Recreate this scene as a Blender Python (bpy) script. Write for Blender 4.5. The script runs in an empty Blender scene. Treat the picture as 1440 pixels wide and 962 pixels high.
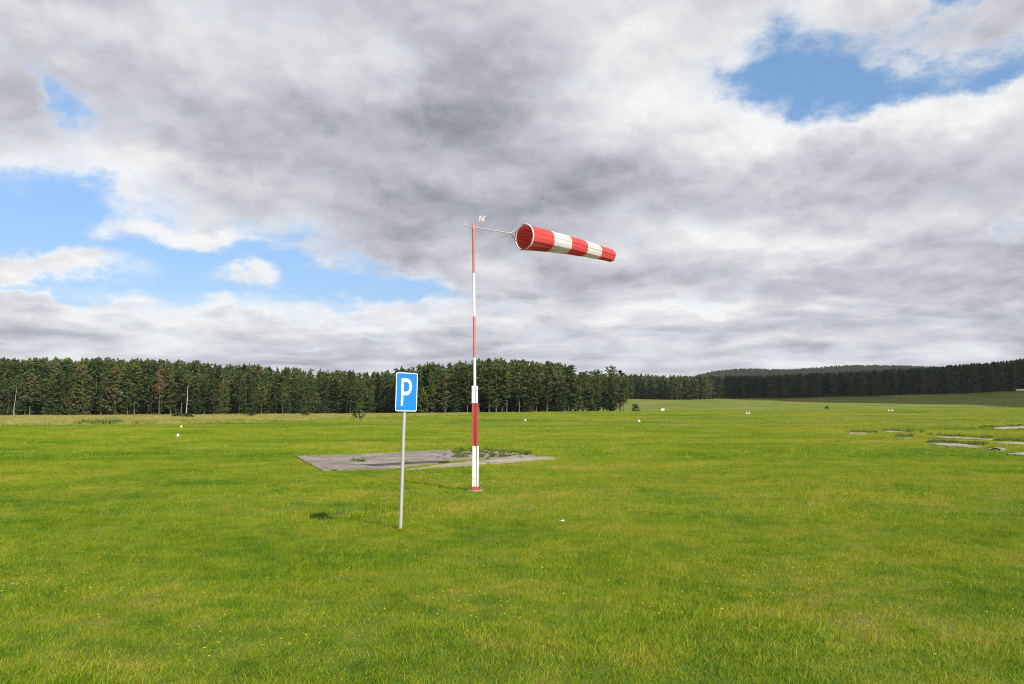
import bpy, bmesh, math, random
import numpy as np
from mathutils import Vector, Matrix, noise as mnoise

R = math.radians
scene = bpy.context.scene
COL = scene.collection

# ------------------------------------------------------------------ camera
CAM_H, PITCH, FPX = 2.0, R(4.85), 1120.0          # photo pixels: 1440 x 962
cam_data = bpy.data.cameras.new('camera')
cam_data.sensor_width = 36.0
cam_data.lens = FPX / 1440.0 * 36.0
cam_data.clip_start = 0.1
cam_data.clip_end = 20000.0
cam = bpy.data.objects.new('camera', cam_data)
COL.objects.link(cam)
cam.location = (0, 0, CAM_H)
cam.rotation_euler = (R(90) + PITCH, 0, 0)
scene.camera = cam

# ------------------------------------------------------------------ sun
SUN_EL = R(37.5)
SUN_AZ = math.atan2(0.62, -0.785)                # from +Y towards +X: right, behind the camera
SUN_DIR = Vector((math.sin(SUN_AZ) * math.cos(SUN_EL), math.cos(SUN_AZ) * math.cos(SUN_EL), math.sin(SUN_EL)))
sun_data = bpy.data.lights.new('sun', 'SUN')
sun_data.energy = 5.0
sun_data.angle = R(0.53)
sun_data.color = (1.0, 0.965, 0.905)
sun = bpy.data.objects.new('sun', sun_data)
COL.objects.link(sun)
sun.location = (60, -50, 80)
sun.rotation_euler = SUN_DIR.to_track_quat('Z', 'Y').to_euler()

# ------------------------------------------------------------------ exposure
scene.view_settings.view_transform = 'Standard'
scene.view_settings.look = 'None'
scene.view_settings.gamma = 1.0
scene.view_settings.use_curve_mapping = False
scene.view_settings.exposure = 0.55
scene.render.engine = 'CYCLES'
cy = scene.cycles
cy.max_bounces = 6
cy.diffuse_bounces = 3
cy.glossy_bounces = 2
cy.transmission_bounces = 4
cy.transparent_max_bounces = 8
cy.use_denoising = True
cy.denoiser = 'OPENIMAGEDENOISE'
cy.denoising_input_passes = 'RGB_ALBEDO_NORMAL'
cy.denoising_prefilter = 'NONE'
cy.filter_width = 1.05
cy.sample_clamp_indirect = 6.0
cy.use_adaptive_sampling = True
cy.adaptive_threshold = 0.01


# ------------------------------------------------------------------ node helpers
class NG:
    """A thin wrapper that chains shader nodes."""
    def __init__(self, tree):
        self.t = tree
    def n(self, kind, **kw):
        nd = self.t.nodes.new(kind)
        for k, v in kw.items():
            setattr(nd, k, v)
        return nd
    def put(self, sock, v):
        if isinstance(v, bpy.types.NodeSocket):
            self.t.links.new(v, sock)
        elif v is not None:
            sock.default_value = v
    def m(self, op, a, b=None, c=None, clamp=False):
        nd = self.n('ShaderNodeMath', operation=op)
        nd.use_clamp = clamp
        for i, v in enumerate((a, b, c)):
            self.put(nd.inputs[i], v) if v is not None else None
        return nd.outputs[0]
    def vm(self, op, a, b=None, scale=None):
        nd = self.n('ShaderNodeVectorMath', operation=op)
        self.put(nd.inputs[0], a)
        if b is not None: self.put(nd.inputs[1], b)
        if scale is not None: self.put(nd.inputs['Scale'], scale)
        return nd.outputs['Value'] if op in ('DOT_PRODUCT', 'LENGTH', 'DISTANCE') else nd.outputs[0]
    def xyz(self, x, y, z):
        nd = self.n('ShaderNodeCombineXYZ')
        for i, v in enumerate((x, y, z)): self.put(nd.inputs[i], v)
        return nd.outputs[0]
    def sep(self, v):
        nd = self.n('ShaderNodeSeparateXYZ'); self.put(nd.inputs[0], v)
        return nd.outputs
    def noise(self, vec, scale, detail=4.0, rough=0.5, dist=0.0, lac=2.0, dim='3D'):
        nd = self.n('ShaderNodeTexNoise', noise_dimensions=dim)
        self.put(nd.inputs['Vector'], vec)
        for k, v in (('Scale', scale), ('Detail', detail), ('Roughness', rough), ('Distortion', dist), ('Lacunarity', lac)):
            self.put(nd.inputs[k], v)
        return nd.outputs['Fac']
    def step(self, v, lo, hi):
        nd = self.n('ShaderNodeMapRange', interpolation_type='SMOOTHSTEP')
        self.put(nd.inputs[0], v); self.put(nd.inputs[1], lo); self.put(nd.inputs[2], hi)
        return nd.outputs[0]
    def rng(self, v, a, b, c, d, clamp=True):
        nd = self.n('ShaderNodeMapRange', clamp=clamp)
        for i, x in enumerate((v, a, b, c, d)): self.put(nd.inputs[i], x)
        return nd.outputs[0]
    def mix(self, f, a, b, mode='MIX'):
        nd = self.n('ShaderNodeMix', data_type='RGBA', blend_type=mode)
        self.put(nd.inputs[0], f)
        for s, v in ((nd.inputs[6], a), (nd.inputs[7], b)):
            self.put(s, (*v, 1.0) if isinstance(v, tuple) and len(v) == 3 else v)
        return nd.outputs[2]
    def ramp(self, f, stops, interp='LINEAR'):
        nd = self.n('ShaderNodeValToRGB')
        cr = nd.color_ramp; cr.interpolation = interp
        while len(cr.elements) > 1: cr.elements.remove(cr.elements[-1])
        cr.elements[0].position = stops[0][0]; cr.elements[0].color = (*stops[0][1], 1)
        for p, c in stops[1:]:
            e = cr.elements.new(p); e.color = (*c, 1)
        self.put(nd.inputs[0], f)
        return nd.outputs[0]


def px_dir(px, py):
    """Direction of a photo pixel as (azimuth, elevation)."""
    x, z, y = px - 720.0, 481.0 - py, FPX
    yy = y * math.cos(PITCH) - z * math.sin(PITCH)
    zz = y * math.sin(PITCH) + z * math.cos(PITCH)
    return math.atan2(x, yy), math.atan2(zz, math.hypot(x, yy))


# ------------------------------------------------------------------ sky with broken cloud
world = bpy.data.worlds.new('World')
scene.world = world
world.use_nodes = True
wt = world.node_tree
wt.nodes.clear()
g = NG(wt)
sky = g.n('ShaderNodeTexSky', sky_type='NISHITA')
sky.sun_disc = False
sky.sun_elevation = SUN_EL
sky.sun_rotation = SUN_AZ
sky.air_density = 1.0
sky.dust_density = 0.3
sky.ozone_density = 1.2
SKY_STR = 0.132
up_ = g.sep(g.n('ShaderNodeTexCoord').outputs['Generated'])[2]
clear = g.mix(g.step(up_, 0.05, 0.42), (0.46, 0.50, 0.60), (0.74, 0.87, 0.94))       # clear air: deeper blue low down
bg_sky = g.n('ShaderNodeBackground'); g.put(bg_sky.inputs[0], g.mix(1.0, sky.outputs[0], clear, 'MULTIPLY')); bg_sky.inputs[1].default_value = SKY_STR

d = g.n('ShaderNodeTexCoord').outputs['Generated']
d = g.vm('NORMALIZE', d)
dx, dy, dz = g.sep(d)
el = g.m('ARCSINE', dz)
az = g.m('ARCTAN2', dx, dy)
# cloud layer seen from below: blobs get flatter and smaller towards the horizon
def layer(lift, base=0.25):
    q = g.m('ADD', g.m('MAXIMUM', g.m('ADD', dz, lift), 0.0), base)
    return g.xyz(g.m('DIVIDE', dx, q), g.m('DIVIDE', dy, q), 0.0)


def puffs(vec, scale, smooth=0.6, rough=0.5, detail=2.0):
    nd = g.n('ShaderNodeTexVoronoi', feature='SMOOTH_F1', voronoi_dimensions='2D')
    nd.normalize = True
    for k, v in (('Vector', vec), ('Scale', scale), ('Smoothness', smooth), ('Roughness', rough), ('Detail', detail)):
        g.put(nd.inputs[k], v)
    return g.m('SUBTRACT', 1.0, nd.outputs['Distance'])


def billow(vec):
    """Heaped cloud: rounded cells broken up by finer noise; about 0 to 1."""
    nz = g.n('ShaderNodeTexNoise', noise_dimensions='2D'); g.put(nz.inputs['Vector'], vec)
    for k, v in (('Scale', 4.0), ('Detail', 5.0), ('Roughness', 0.6)): g.put(nz.inputs[k], v)
    w = g.vm('ADD', vec, g.vm('SCALE', g.vm('SUBTRACT', nz.outputs['Color'], (0.5, 0.5, 0.5)), scale=0.30))
    p = g.m('MULTIPLY_ADD', puffs(w, 10.0), 0.24, g.m('MULTIPLY', puffs(w, 4.3), 0.80))
    n_ = g.noise(vec, 3.4, 6.0, 0.48, 0.1, dim='2D')
    return g.m('MULTIPLY_ADD', p, 0.55, g.m('MULTIPLY', n_, 0.55))


P = layer(0.0)
big = g.noise(P, 0.9, 2.0, 0.5, 0.0, dim='2D')
rows = g.noise(layer(0.0, 0.085), 1.5, 4.0, 0.48, 0.3, dim='2D')
rows_up = g.noise(layer(0.008, 0.085), 1.5, 4.0, 0.48, 0.3, dim='2D')
mid = billow(P)
mid_up = billow(layer(0.026))
Pd = g.vm('MULTIPLY', d, (1.0, 1.0, 1.7))
fluff = g.noise(Pd, 11.0, 9.0, 0.60, 0.3)
fluff_up = g.noise(g.vm('ADD', Pd, (0.006, -0.002, 0.022)), 11.0, 9.0, 0.60, 0.3)
# warped angles so that the edges of the openings are ragged
wob = g.m('SUBTRACT', g.noise(Pd, 7.0, 6.0, 0.62, 0.0), 0.5)
wob2 = g.m('SUBTRACT', g.noise(g.vm('ADD', Pd, (7.3, 1.7, 3.1)), 7.0, 6.0, 0.62, 0.0), 0.5)
azw = g.m('MULTIPLY_ADD', wob, 0.22, az)
elw = g.m('MULTIPLY_ADD', wob2, 0.13, el)


def blob(px, py, rx, ry, w, tilt=0.0, warp=True):
    a0, e0 = px_dir(px, py)
    ca = math.cos(a0)
    u = g.m('MULTIPLY', g.m('SUBTRACT', azw if warp else az, a0), FPX / (rx * ca))
    v = g.m('MULTIPLY', g.m('SUBTRACT', elw if warp else el, e0), FPX / ry)
    if tilt:
        v = g.m('MULTIPLY_ADD', u, tilt * rx / ry, v)
    q = g.m('MULTIPLY_ADD', u, u, g.m('MULTIPLY', v, v))
    return g.m('MULTIPLY', g.m('POWER', 2.718, g.m('MULTIPLY', q, -1.0)), w)


def total(blobs, start):
    acc = start
    for b in blobs:
        acc = g.m('ADD', acc, blob(*b))
    return acc

#SKYBLOBS
# cover: where the layer opens (negative) and the small clouds inside the openings (positive)
cover = total([
    (1120, 105, 110, 50, -1.15), (1190, 135, 70, 40, -0.8), (1290, 100, 110, 24, -1.0), (1410, 92, 70, 22, -0.8),
    (1320, 8, 60, 18, -1.0), (1240, 42, 55, 16, -0.55), (1145, 160, 26, 26, -0.6),
    (60, 265, 110, 40, -1.1), (180, 335, 140, 55, -0.95), (330, 375, 130, 42, -1.0), (480, 395, 110, 32, -1.0),
    (600, 405, 70, 18, -0.7), (60, 330, 90, 50, -0.6), (400, 330, 60, 30, -0.5), (20, 395, 80, 16, -0.5),
    (75, 140, 34, 28, -0.95), (90, 398, 170, 14, -0.75), (570, 405, 90, 18, -0.6), (1058, 92, 55, 32, -0.6), (30, 330, 60, 30, -0.4), (30, 95, 50, 30, -0.35),
    (1432, 318, 26, 14, -0.7), (520, 464, 30, 6, -0.5), (700, 420, 70, 14, -0.4),
    (235, 328, 95, 15, 1.15), (110, 368, 60, 22, 1.15), (350, 384, 42, 13, 1.1), (8, 374, 45, 16, 1.1), (160, 285, 110, 16, 0.5), (420, 345, 40, 10, 0.5), (30, 410, 90, 10, 0.5),
    (1140, 133, 45, 14, 0.5), (1245, 25, 50, 24, 0.35),
    (1300, 175, 170, 45, 0.55), (1010, 180, 90, 70, 0.4), (250, 240, 160, 22, 0.45),
], 0.78)
noisy = g.m('MULTIPLY_ADD', g.m('SUBTRACT', mid, 0.62), 1.1, g.m('MULTIPLY', g.m('SUBTRACT', fluff, 0.5), 1.35))
low = g.step(dz, 0.26, 0.10)
dens = g.m('ADD', cover, noisy)
dens = g.m('MULTIPLY_ADD', g.m('MULTIPLY', low, g.m('SUBTRACT', rows, 0.5)), 1.2, dens)
alpha = g.step(dens, -0.38, 0.80)
# thickness: how grey the underside is
thick = total([
    (690, 150, 140, 65, 0.32), (860, 235, 170, 50, 0.16), (560, 270, 170, 36, 0.20), (330, 175, 230, 45, 0.22),
    (560, 330, 140, 30, 0.22), (1230, 235, 170, 36, 0.20), (960, 270, 190, 40, 0.16), (40, 95, 90, 40, 0.16),
    (1150, 400, 330, 60, 0.16), (760, 300, 120, 36, 0.22), (900, 500, 600, 26, 0.10), (1330, 60, 90, 20, 0.05),
    (880, 70, 110, 60, -0.20), (960, 150, 110, 50, -0.20), (1290, 150, 170, 34, -0.40), (560, 95, 80, 40, -0.18),
    (80, 25, 160, 34, -0.16), (200, 235, 180, 26, -0.24), (1060, 200, 100, 40, -0.26), (290, 330, 90, 14, -0.2),
    (250, 425, 330, 22, -0.14), (880, 430, 90, 20, -0.08), (1180, 335, 160, 24, -0.1), (700, 20, 120, 30, -0.04),
(720, 445, 800, 36, -0.12), (1150, 480, 500, 24, -0.06),
(235, 328, 95, 16, -0.25), (110, 368, 60, 22, -0.25), (350, 384, 42, 13, -0.2), (8, 374, 45, 16, -0.2), (1180, 330, 220, 26, -0.10), (300, 425, 330, 16, -0.10),
], 0.345)
t = g.m('MULTIPLY_ADD', g.m('SUBTRACT', mid, 0.62), 0.55, thick)
t = g.m('MULTIPLY_ADD', g.m('SUBTRACT', big, 0.5), 0.35, t)
relief = g.m('SUBTRACT', mid, mid_up)
relief2 = g.m('SUBTRACT', fluff, fluff_up)
t = g.m('MULTIPLY_ADD', relief, -1.15, t)
t = g.m('MULTIPLY_ADD', relief2, -0.5, t)
t = g.m('MULTIPLY_ADD', g.m('MULTIPLY', low, g.m('SUBTRACT', rows, 0.5)), 0.6, t)
t = g.m('MULTIPLY_ADD', g.m('MULTIPLY', low, g.m('SUBTRACT', rows, rows_up)), -1.1, t)
t = g.m('SUBTRACT', t, g.m('MULTIPLY', g.step(dens, 0.85, 0.30), 0.22))   # thin rims let the sun through
shade = g.ramp(t, [(0.0, (0.83, 0.835, 0.84)), (0.18, (0.70, 0.705, 0.72)), (0.38, (0.560, 0.562, 0.600)),
                   (0.60, (0.410, 0.413, 0.462)), (0.80, (0.275, 0.283, 0.322)), (1.0, (0.185, 0.19, 0.215))])
shade = g.mix(g.m('MULTIPLY', g.step(dz, 0.14, 0.0), 0.4), shade, (0.54, 0.58, 0.64))
bg_cloud = g.n('ShaderNodeBackground'); g.put(bg_cloud.inputs[0], shade); bg_cloud.inputs[1].default_value = 0.76
mx = g.n('ShaderNodeMixShader')
g.put(mx.inputs[0], alpha)
wt.links.new(bg_sky.outputs[0], mx.inputs[1]); wt.links.new(bg_cloud.outputs[0], mx.inputs[2])
wo = g.n('ShaderNodeOutputWorld')
wt.links.new(mx.outputs[0], wo.inputs['Surface'])
world.cycles.sampling_method = 'MANUAL'
world.cycles.sample_map_resolution = 512


# ------------------------------------------------------------------ object helpers
def tag(o, label=None, cat=None, group=None, kind=None):
    if label: o['label'] = label
    if cat: o['category'] = cat
    if group: o['group'] = group
    if kind: o['kind'] = kind
    return o


def link(name, me, parent=None, mats=()):
    o = bpy.data.objects.new(name, me)
    COL.objects.link(o)
    if parent is not None: o.parent = parent
    if me is not None:
        for m_ in mats: me.materials.append(m_)
    return o


def obj(name, bm, mat, parent=None, smooth=False):
    me = bpy.data.meshes.new(name)
    bm.normal_update()
    bm.to_mesh(me); bm.free()
    if smooth:
        for p in me.polygons: p.use_smooth = True
    return link(name, me, parent, mat if isinstance(mat, (list, tuple)) else (mat,))


def thing(name, label, cat, loc, rz=0.0, group=None):
    o = bpy.data.objects.new(name, None)
    COL.objects.link(o)
    o.empty_display_size = 0.2
    o.location = loc; o.rotation_euler = (0, 0, rz)
    return tag(o, label, cat, group)


def np_mesh(name, verts, faces, attrs=None):
    """Mesh from arrays; faces is an (n, k) array; attrs are per-vertex floats."""
    me = bpy.data.meshes.new(name)
    verts = np.asarray(verts, dtype=np.float32); faces = np.asarray(faces, dtype=np.int32)
    nf, k = faces.shape
    me.vertices.add(len(verts)); me.vertices.foreach_set('co', verts.ravel())
    me.loops.add(nf * k); me.loops.foreach_set('vertex_index', faces.ravel())
    me.polygons.add(nf)
    me.polygons.foreach_set('loop_start', np.arange(0, nf * k, k, dtype=np.int32))
    me.update(calc_edges=True)
    for nm, arr in (attrs or {}).items():
        a = me.attributes.new(nm, 'FLOAT', 'POINT')
        a.data.foreach_set('value', np.asarray(arr, dtype=np.float32))
    return me


def material(name):
    m_ = bpy.data.materials.new(name)
    m_.use_nodes = True
    m_.node_tree.nodes.clear()
    q = NG(m_.node_tree)
    out = q.n('ShaderNodeOutputMaterial')
    return m_, q, out


def principled(q, out, color, rough=0.7, spec=0.3, metal=0.0, bump=None, bump_d=0.01, bump_s=0.5):
    b = q.n('ShaderNodeBsdfPrincipled')
    q.put(b.inputs['Base Color'], (*color, 1) if isinstance(color, tuple) else color)
    q.put(b.inputs['Roughness'], rough)
    q.put(b.inputs['Specular IOR Level'], spec)
    q.put(b.inputs['Metallic'], metal)
    if bump is not None:
        bn = q.n('ShaderNodeBump'); bn.inputs['Distance'].default_value = bump_d; bn.inputs['Strength'].default_value = bump_s
        q.put(bn.inputs['Height'], bump)
        q.put(b.inputs['Normal'], bn.outputs[0])
    q.t.links.new(b.outputs[0], out.inputs[0])
    return b


# ------------------------------------------------------------------ lie of the land
def sstep(a, b, x):
    t_ = np.clip((x - a) / (b - a), 0.0, 1.0)
    return t_ * t_ * (3 - 2 * t_)


def height(x, y):
    x = np.asarray(x, dtype=np.float64); y = np.asarray(y, dtype=np.float64)
    h = 0.035 * np.sin(x * 0.9 + 0.4 * y) * np.sin(y * 0.75 + 1.0) + 0.05 * np.sin(x * 0.23 + 2.0) * np.sin(y * 0.19)
    h = h * sstep(2.0, 9.0, np.hypot(x + 1.85, y - 13.2)) ** 0.5
    h = h * (1 - np.exp(-((x + 3.5) / 8.5) ** 4 - ((y - 32.0) / 9.0) ** 4)) * (1 - 0.85 * np.exp(-((x - 33.0) / 22.0) ** 4 - ((y - 55.0) / 26.0) ** 4))
    s_ = sstep(-220.0, 180.0, x)
    h = h + (-0.45 + 2.75 * s_) * sstep(60.0, 262.0, y)
    # beyond the brow the ground dips and then climbs to the far wood
    right = sstep(-150.0, -30.0, x)
    dip = -2.2 * sstep(262.0, 330.0, y) * (1 - sstep(330.0, 460.0, y))
    rise = (11.5 + 0.021 * np.clip(x, 0, 900)) * sstep(330.0, 760.0, y)
    h = h + right * (dip + rise) + (1 - right) * 4.0 * sstep(330.0, 760.0, y)
    # wooded hills on the skyline
    def hill(cx, cy_, rx, ry, a):
        return a * np.exp(-((x - cx) / rx) ** 2 - ((y - cy_) / ry) ** 2)
    h = h + hill(910, 2300, 290, 500, 60) + hill(570, 2200, 180, 420, 50) + hill(1300, 2200, 350, 500, 44)
    h = h - 0.16 * np.exp(-((x + 3.75) ** 2 + (y - 15.7) ** 2) / 0.9)        # a shallow hollow behind the parking sign
    return h


def hz(x, y):
    return float(height(x, y))


def hit(px, py):
    """Where the sight line through a photo pixel meets the ground."""
    a_, e_ = px_dir(px, py)
    te = math.tan(e_)
    r0, r = 3.0, 3.0
    while r < 4000:
        if CAM_H + r * te < hz(r * math.sin(a_), r * math.cos(a_)): break
        r0 = r; r *= 1.01
    for _ in range(30):
        m_ = 0.5 * (r0 + r)
        if CAM_H + m_ * te < hz(m_ * math.sin(a_), m_ * math.cos(a_)): r = m_
        else: r0 = m_
    x_, y_ = r * math.sin(a_), r * math.cos(a_)
    return Vector((x_, y_, hz(x_, y_)))


def at(px, py, Y):
    """The point at depth Y on the sight line through a photo pixel."""
    a_, e_ = px_dir(px, py)
    r = Y / math.cos(a_)
    return Vector((r * math.sin(a_), Y, CAM_H + r * math.tan(e_)))


# ------------------------------------------------------------------ grass and ground materials
def turf_tint(q, pos):
    """Slow colour changes of the turf over the field, 0 lush green to 1 straw-yellow."""
    a_ = q.noise(pos, 0.045, 3.0, 0.5, 0.4)
    b_ = q.noise(pos, 0.42, 4.0, 0.55, 0.3)
    c_ = q.noise(pos, 2.3, 3.0, 0.55, 0.0)
    v = q.m('MULTIPLY_ADD', q.m('SUBTRACT', a_, 0.5), 1.5, 0.43)
    v = q.m('MULTIPLY_ADD', q.m('SUBTRACT', b_, 0.5), 1.5, v)
    s_ = q.noise(q.vm('MULTIPLY', pos, (0.018, 0.16, 0.0)), 1.0, 4.0, 0.55, 0.5)
    v = q.m('MULTIPLY_ADD', q.m('SUBTRACT', s_, 0.5), 0.85, v)
    v = q.m('MULTIPLY_ADD', q.m('SUBTRACT', c_, 0.5), 1.25, v)
    # the right side of the field is drier than the left
    return q.m('ADD', v, q.rng(q.sep(pos)[0], -50.0, 60.0, -0.05, 0.11))


def ground_material():
    m_, q, out = material('turf_soil')
    pos = q.n('ShaderNodeNewGeometry').outputs['Position']
    t_ = turf_tint(q, pos)
    col = q.ramp(t_, [(0.15, (0.060, 0.115, 0.010)), (0.5, (0.115, 0.150, 0.016)), (0.9, (0.190, 0.160, 0.045))])
    # needle litter under the far woods
    sp = q.sep(pos)
    col = q.mix(q.step(sp[1], 820.0, 900.0), col, (0.035, 0.042, 0.018))
    fine = q.noise(pos, 9.0, 5.0, 0.6)
    col = q.mix(q.rng(fine, 0.35, 0.75, 0.0, 0.40), col, (0.070, 0.090, 0.014))
    principled(q, out, col, 0.95, 0.1, bump=q.noise(pos, 22.0, 4.0, 0.65), bump_d=0.06, bump_s=0.8)
    return m_


def blade_material(name, stops, tint_w=0.48, straw=True):
    m_, q, out = material(name)
    pos = q.n('ShaderNodeNewGeometry').outputs['Position']
    at_ = q.n('ShaderNodeAttribute', attribute_name='bv').outputs['Fac']
    t_ = turf_tint(q, pos)
    v = q.m('MULTIPLY_ADD', t_, tint_w, q.m('MULTIPLY', at_, 1.0 - tint_w))
    col = q.ramp(v, stops)
    d1 = q.n('ShaderNodeBsdfPrincipled')
    q.put(d1.inputs['Base Color'], col)
    q.put(d1.inputs['Roughness'], 0.42); q.put(d1.inputs['Specular IOR Level'], 0.1)
    tr = q.n('ShaderNodeBsdfTranslucent')
    q.put(tr.inputs[0], q.mix(1.0, col, (1.0, 1.05, 0.45), 'MULTIPLY'))
    mxs = q.n('ShaderNodeMixShader'); mxs.inputs[0].default_value = 0.38
    m_.node_tree.links.new(d1.outputs[0], mxs.inputs[1]); m_.node_tree.links.new(tr.outputs[0], mxs.inputs[2])
    m_.node_tree.links.new(mxs.outputs[0], out.inputs[0])
    return m_


M = {}
M['ground'] = ground_material()
GREEN = [(0.08, (0.034, 0.105, 0.006)), (0.28, (0.108, 0.212, 0.008)), (0.50, (0.222, 0.286, 0.014)),
         (0.70, (0.330, 0.310, 0.030)), (0.86, (0.420, 0.290, 0.075)), (0.96, (0.520, 0.430, 0.220)), (1.0, (0.330, 0.180, 0.060))]
M['grass'] = blade_material('grass_blade', GREEN)
STRAW = [(0.0, (0.130, 0.190, 0.025)), (0.3, (0.260, 0.270, 0.055)), (0.6, (0.400, 0.330, 0.120)), (1.0, (0.520, 0.410, 0.210))]
M['straw'] = blade_material('dry_grass_blade', STRAW, 0.35)
WEED = [(0.0, (0.045, 0.085, 0.010)), (0.5, (0.110, 0.150, 0.025)), (1.0, (0.300, 0.310, 0.130))]
M['weed'] = blade_material('weed_leaf', WEED, 0.3)


# ------------------------------------------------------------------ ground sheet
def axis(edges):
    out_ = []
    for (a_, b_, st) in edges:
        out_ += list(np.arange(a_, b_, st))
    return np.array(out_ + [edges[-1][1]])


gx = axis([(-4200, -1200, 150), (-1200, -300, 30), (-300, -60, 8), (-60, -14, 1.5), (-14, 14, 0.4), (14, 60, 1.5), (60, 300, 8), (300, 1200, 30), (1200, 4200, 100)])
gy = axis([(-300, -20, 20), (-20, 3, 1.5), (3, 24, 0.4), (24, 80, 1.2), (80, 340, 5), (340, 1000, 14), (1000, 4000, 60), (4000, 7000, 300)])
GX, GY = np.meshgrid(gx, gy)
gv = np.stack([GX, GY, height(GX, GY)], -1).reshape(-1, 3)
nx, ny = len(gx), len(gy)
ii, jj = np.meshgrid(np.arange(nx - 1), np.arange(ny - 1))
i0 = (jj * nx + ii).ravel()
ground = link('ground', np_mesh('ground', gv, np.stack([i0, i0 + 1, i0 + nx + 1, i0 + nx], 1)), None, (M['ground'],))
for p in ground.data.polygons: p.use_smooth = True
tag(ground, 'wide flat grass airfield running to the pine woods', 'ground', kind='structure')

# ------------------------------------------------------------------ concrete left in the grass
def concrete_material(name, stops, seam=0.0):
    m_, q, out = material(name)
    pos = q.n('ShaderNodeNewGeometry').outputs['Position']
    n1 = q.noise(pos, 0.55, 5.0, 0.6, 0.5)
    n2 = q.noise(pos, 5.0, 6.0, 0.65)
    v = q.m('MULTIPLY_ADD', n2, 0.45, q.m('MULTIPLY', n1, 0.75))
    col = q.ramp(v, stops)
    spk = q.noise(pos, 40.0, 2.0, 0.5)
    col = q.mix(q.rng(spk, 0.55, 0.75, 0.0, 0.35), col, (0.10, 0.085, 0.075))
    # cracks and joints with moss and soil in them
    vor = q.n('ShaderNodeTexVoronoi', feature='DISTANCE_TO_EDGE', voronoi_dimensions='2D')
    wp_ = q.n('ShaderNodeTexNoise'); q.put(wp_.inputs['Vector'], pos); wp_.inputs['Scale'].default_value = 1.3; wp_.inputs['Detail'].default_value = 4.0
    q.put(vor.inputs['Vector'], q.vm('ADD', pos, q.vm('SCALE', wp_.outputs['Color'], scale=0.8))); vor.inputs['Scale'].default_value = 0.38
    crack = q.step(vor.outputs['Distance'], 0.030, 0.008)
    moss = q.mix(q.step(n2, 0.4, 0.6), (0.045, 0.060, 0.016), (0.085, 0.075, 0.040))
    col = q.mix(q.m('MULTIPLY', crack, 0.85), col, moss)
    col = q.mix(q.m('MULTIPLY', q.step(q.noise(pos, 0.8, 5.0, 0.6, 0.6), 0.58, 0.70), 0.55), col, moss)
    principled(q, out, col, 0.9, 0.2, bump=q.m('MULTIPLY_ADD', crack, -0.6, n2), bump_d=0.02, bump_s=0.6)
    return m_


M['slab'] = concrete_material('worn_concrete', [(0.30, (0.095, 0.078, 0.066)), (0.55, (0.175, 0.146, 0.126)), (0.80, (0.300, 0.262, 0.230))])
M['pale'] = concrete_material('pale_concrete', [(0.30, (0.15, 0.130, 0.10)), (0.55, (0.245, 0.213, 0.168)), (0.85, (0.37, 0.33, 0.27))])


def ragged(pts, n=9, amp=0.12, seed=0):
    rnd = random.Random(seed)
    res = []
    for a_, b_ in zip(pts, pts[1:] + pts[:1]):
        for k in range(n):
            f = k / n
            res.append((a_[0] + (b_[0] - a_[0]) * f + rnd.uniform(-amp, amp), a_[1] + (b_[1] - a_[1]) * f + rnd.uniform(-amp, amp)))
    return res


PADS = []        # ground outlines that the turf leaves free


def pad(name, label, corners, top, mat, amp=0.1, group=None, seed=0, n=9):
    pts = [tuple(hit(*c)[:2]) for c in corners]
    mx_, my_ = sum(p_[0] for p_ in pts) / len(pts), sum(p_[1] for p_ in pts) / len(pts)
    PADS.append(pts if group else [(mx_ + (x_ - mx_) * 0.985, my_ + (y_ - my_) * 0.97) for x_, y_ in pts])
    if group: PADS.append([(x_ - 0.012 * x_, y_ - 0.9) for x_, y_ in pts])
    out_ = ragged(pts, n, amp, seed)
    bm = bmesh.new()
    zt = max(hz(x_, y_) for x_, y_ in out_)
    tv = [bm.verts.new((x_, y_, zt + top)) for x_, y_ in out_]
    bv_ = [bm.verts.new((x_, y_, min(hz(x_, y_), zt) - 0.25)) for x_, y_ in out_]
    bm.faces.new(tv)
    k = len(tv)
    for i in range(k): bm.faces.new((tv[i], bv_[i], bv_[(i + 1) % k], tv[(i + 1) % k]))
    bmesh.ops.recalc_face_normals(bm, faces=bm.faces)
    bmesh.ops.triangulate(bm, faces=[f for f in bm.faces if len(f.verts) > 4])
    o = obj(name, bm, mat)
    tag(o, label, 'concrete slab', group, 'structure')
    return o


pad('concrete_pavement', 'raised brownish concrete slab behind the windsock pole', [(416, 643), (452, 663), (540, 661), (655, 647), (755, 643), (690, 634), (640, 633), (530, 639)], 0.035, M['slab'], 0.07, seed=1)
pad('concrete_pavement', 'pale grey concrete strip along the front of the brownish slab', [(560, 662), (655, 656), (785, 645.5), (775, 642), (700, 645), (640, 651)], 0.012, M['pale'], 0.05, seed=2)
for k, c in enumerate([
        [(1190, 610.6), (1219, 611.2), (1212, 608.6), (1194, 608.6)],
        [(1242, 608.4), (1268, 608.8), (1264, 606.6), (1244, 606.4)],
        [(1265, 618.2), (1279, 618.2), (1278, 616), (1268, 616)],
        [(1318, 615.8), (1352, 618), (1400, 620.4), (1396, 618.3), (1350, 615.2), (1320, 614)],
        [(1311, 626), (1342, 628.8), (1370, 630.4), (1378, 628.4), (1345, 625), (1314, 624)],
        [(1388, 633.4), (1408, 634.6), (1411, 631.6), (1390, 630.6)],
        [(1419, 640), (1462, 642.5), (1462, 638), (1422, 637)],
        [(1400, 603.8), (1460, 602), (1460, 600), (1404, 601.6)],
        [(1402, 624.6), (1462, 627), (1462, 623.6), (1406, 622.4)]]):
    pad('old_paving', 'pale broken paving slab showing through the turf on the right', c, 0.05, M['pale'], 0.30, 'broken paving on the right', 10 + k, 7)


# ------------------------------------------------------------------ turf: blades in small tufts, set out over the field
rng = np.random.default_rng(5)


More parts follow.
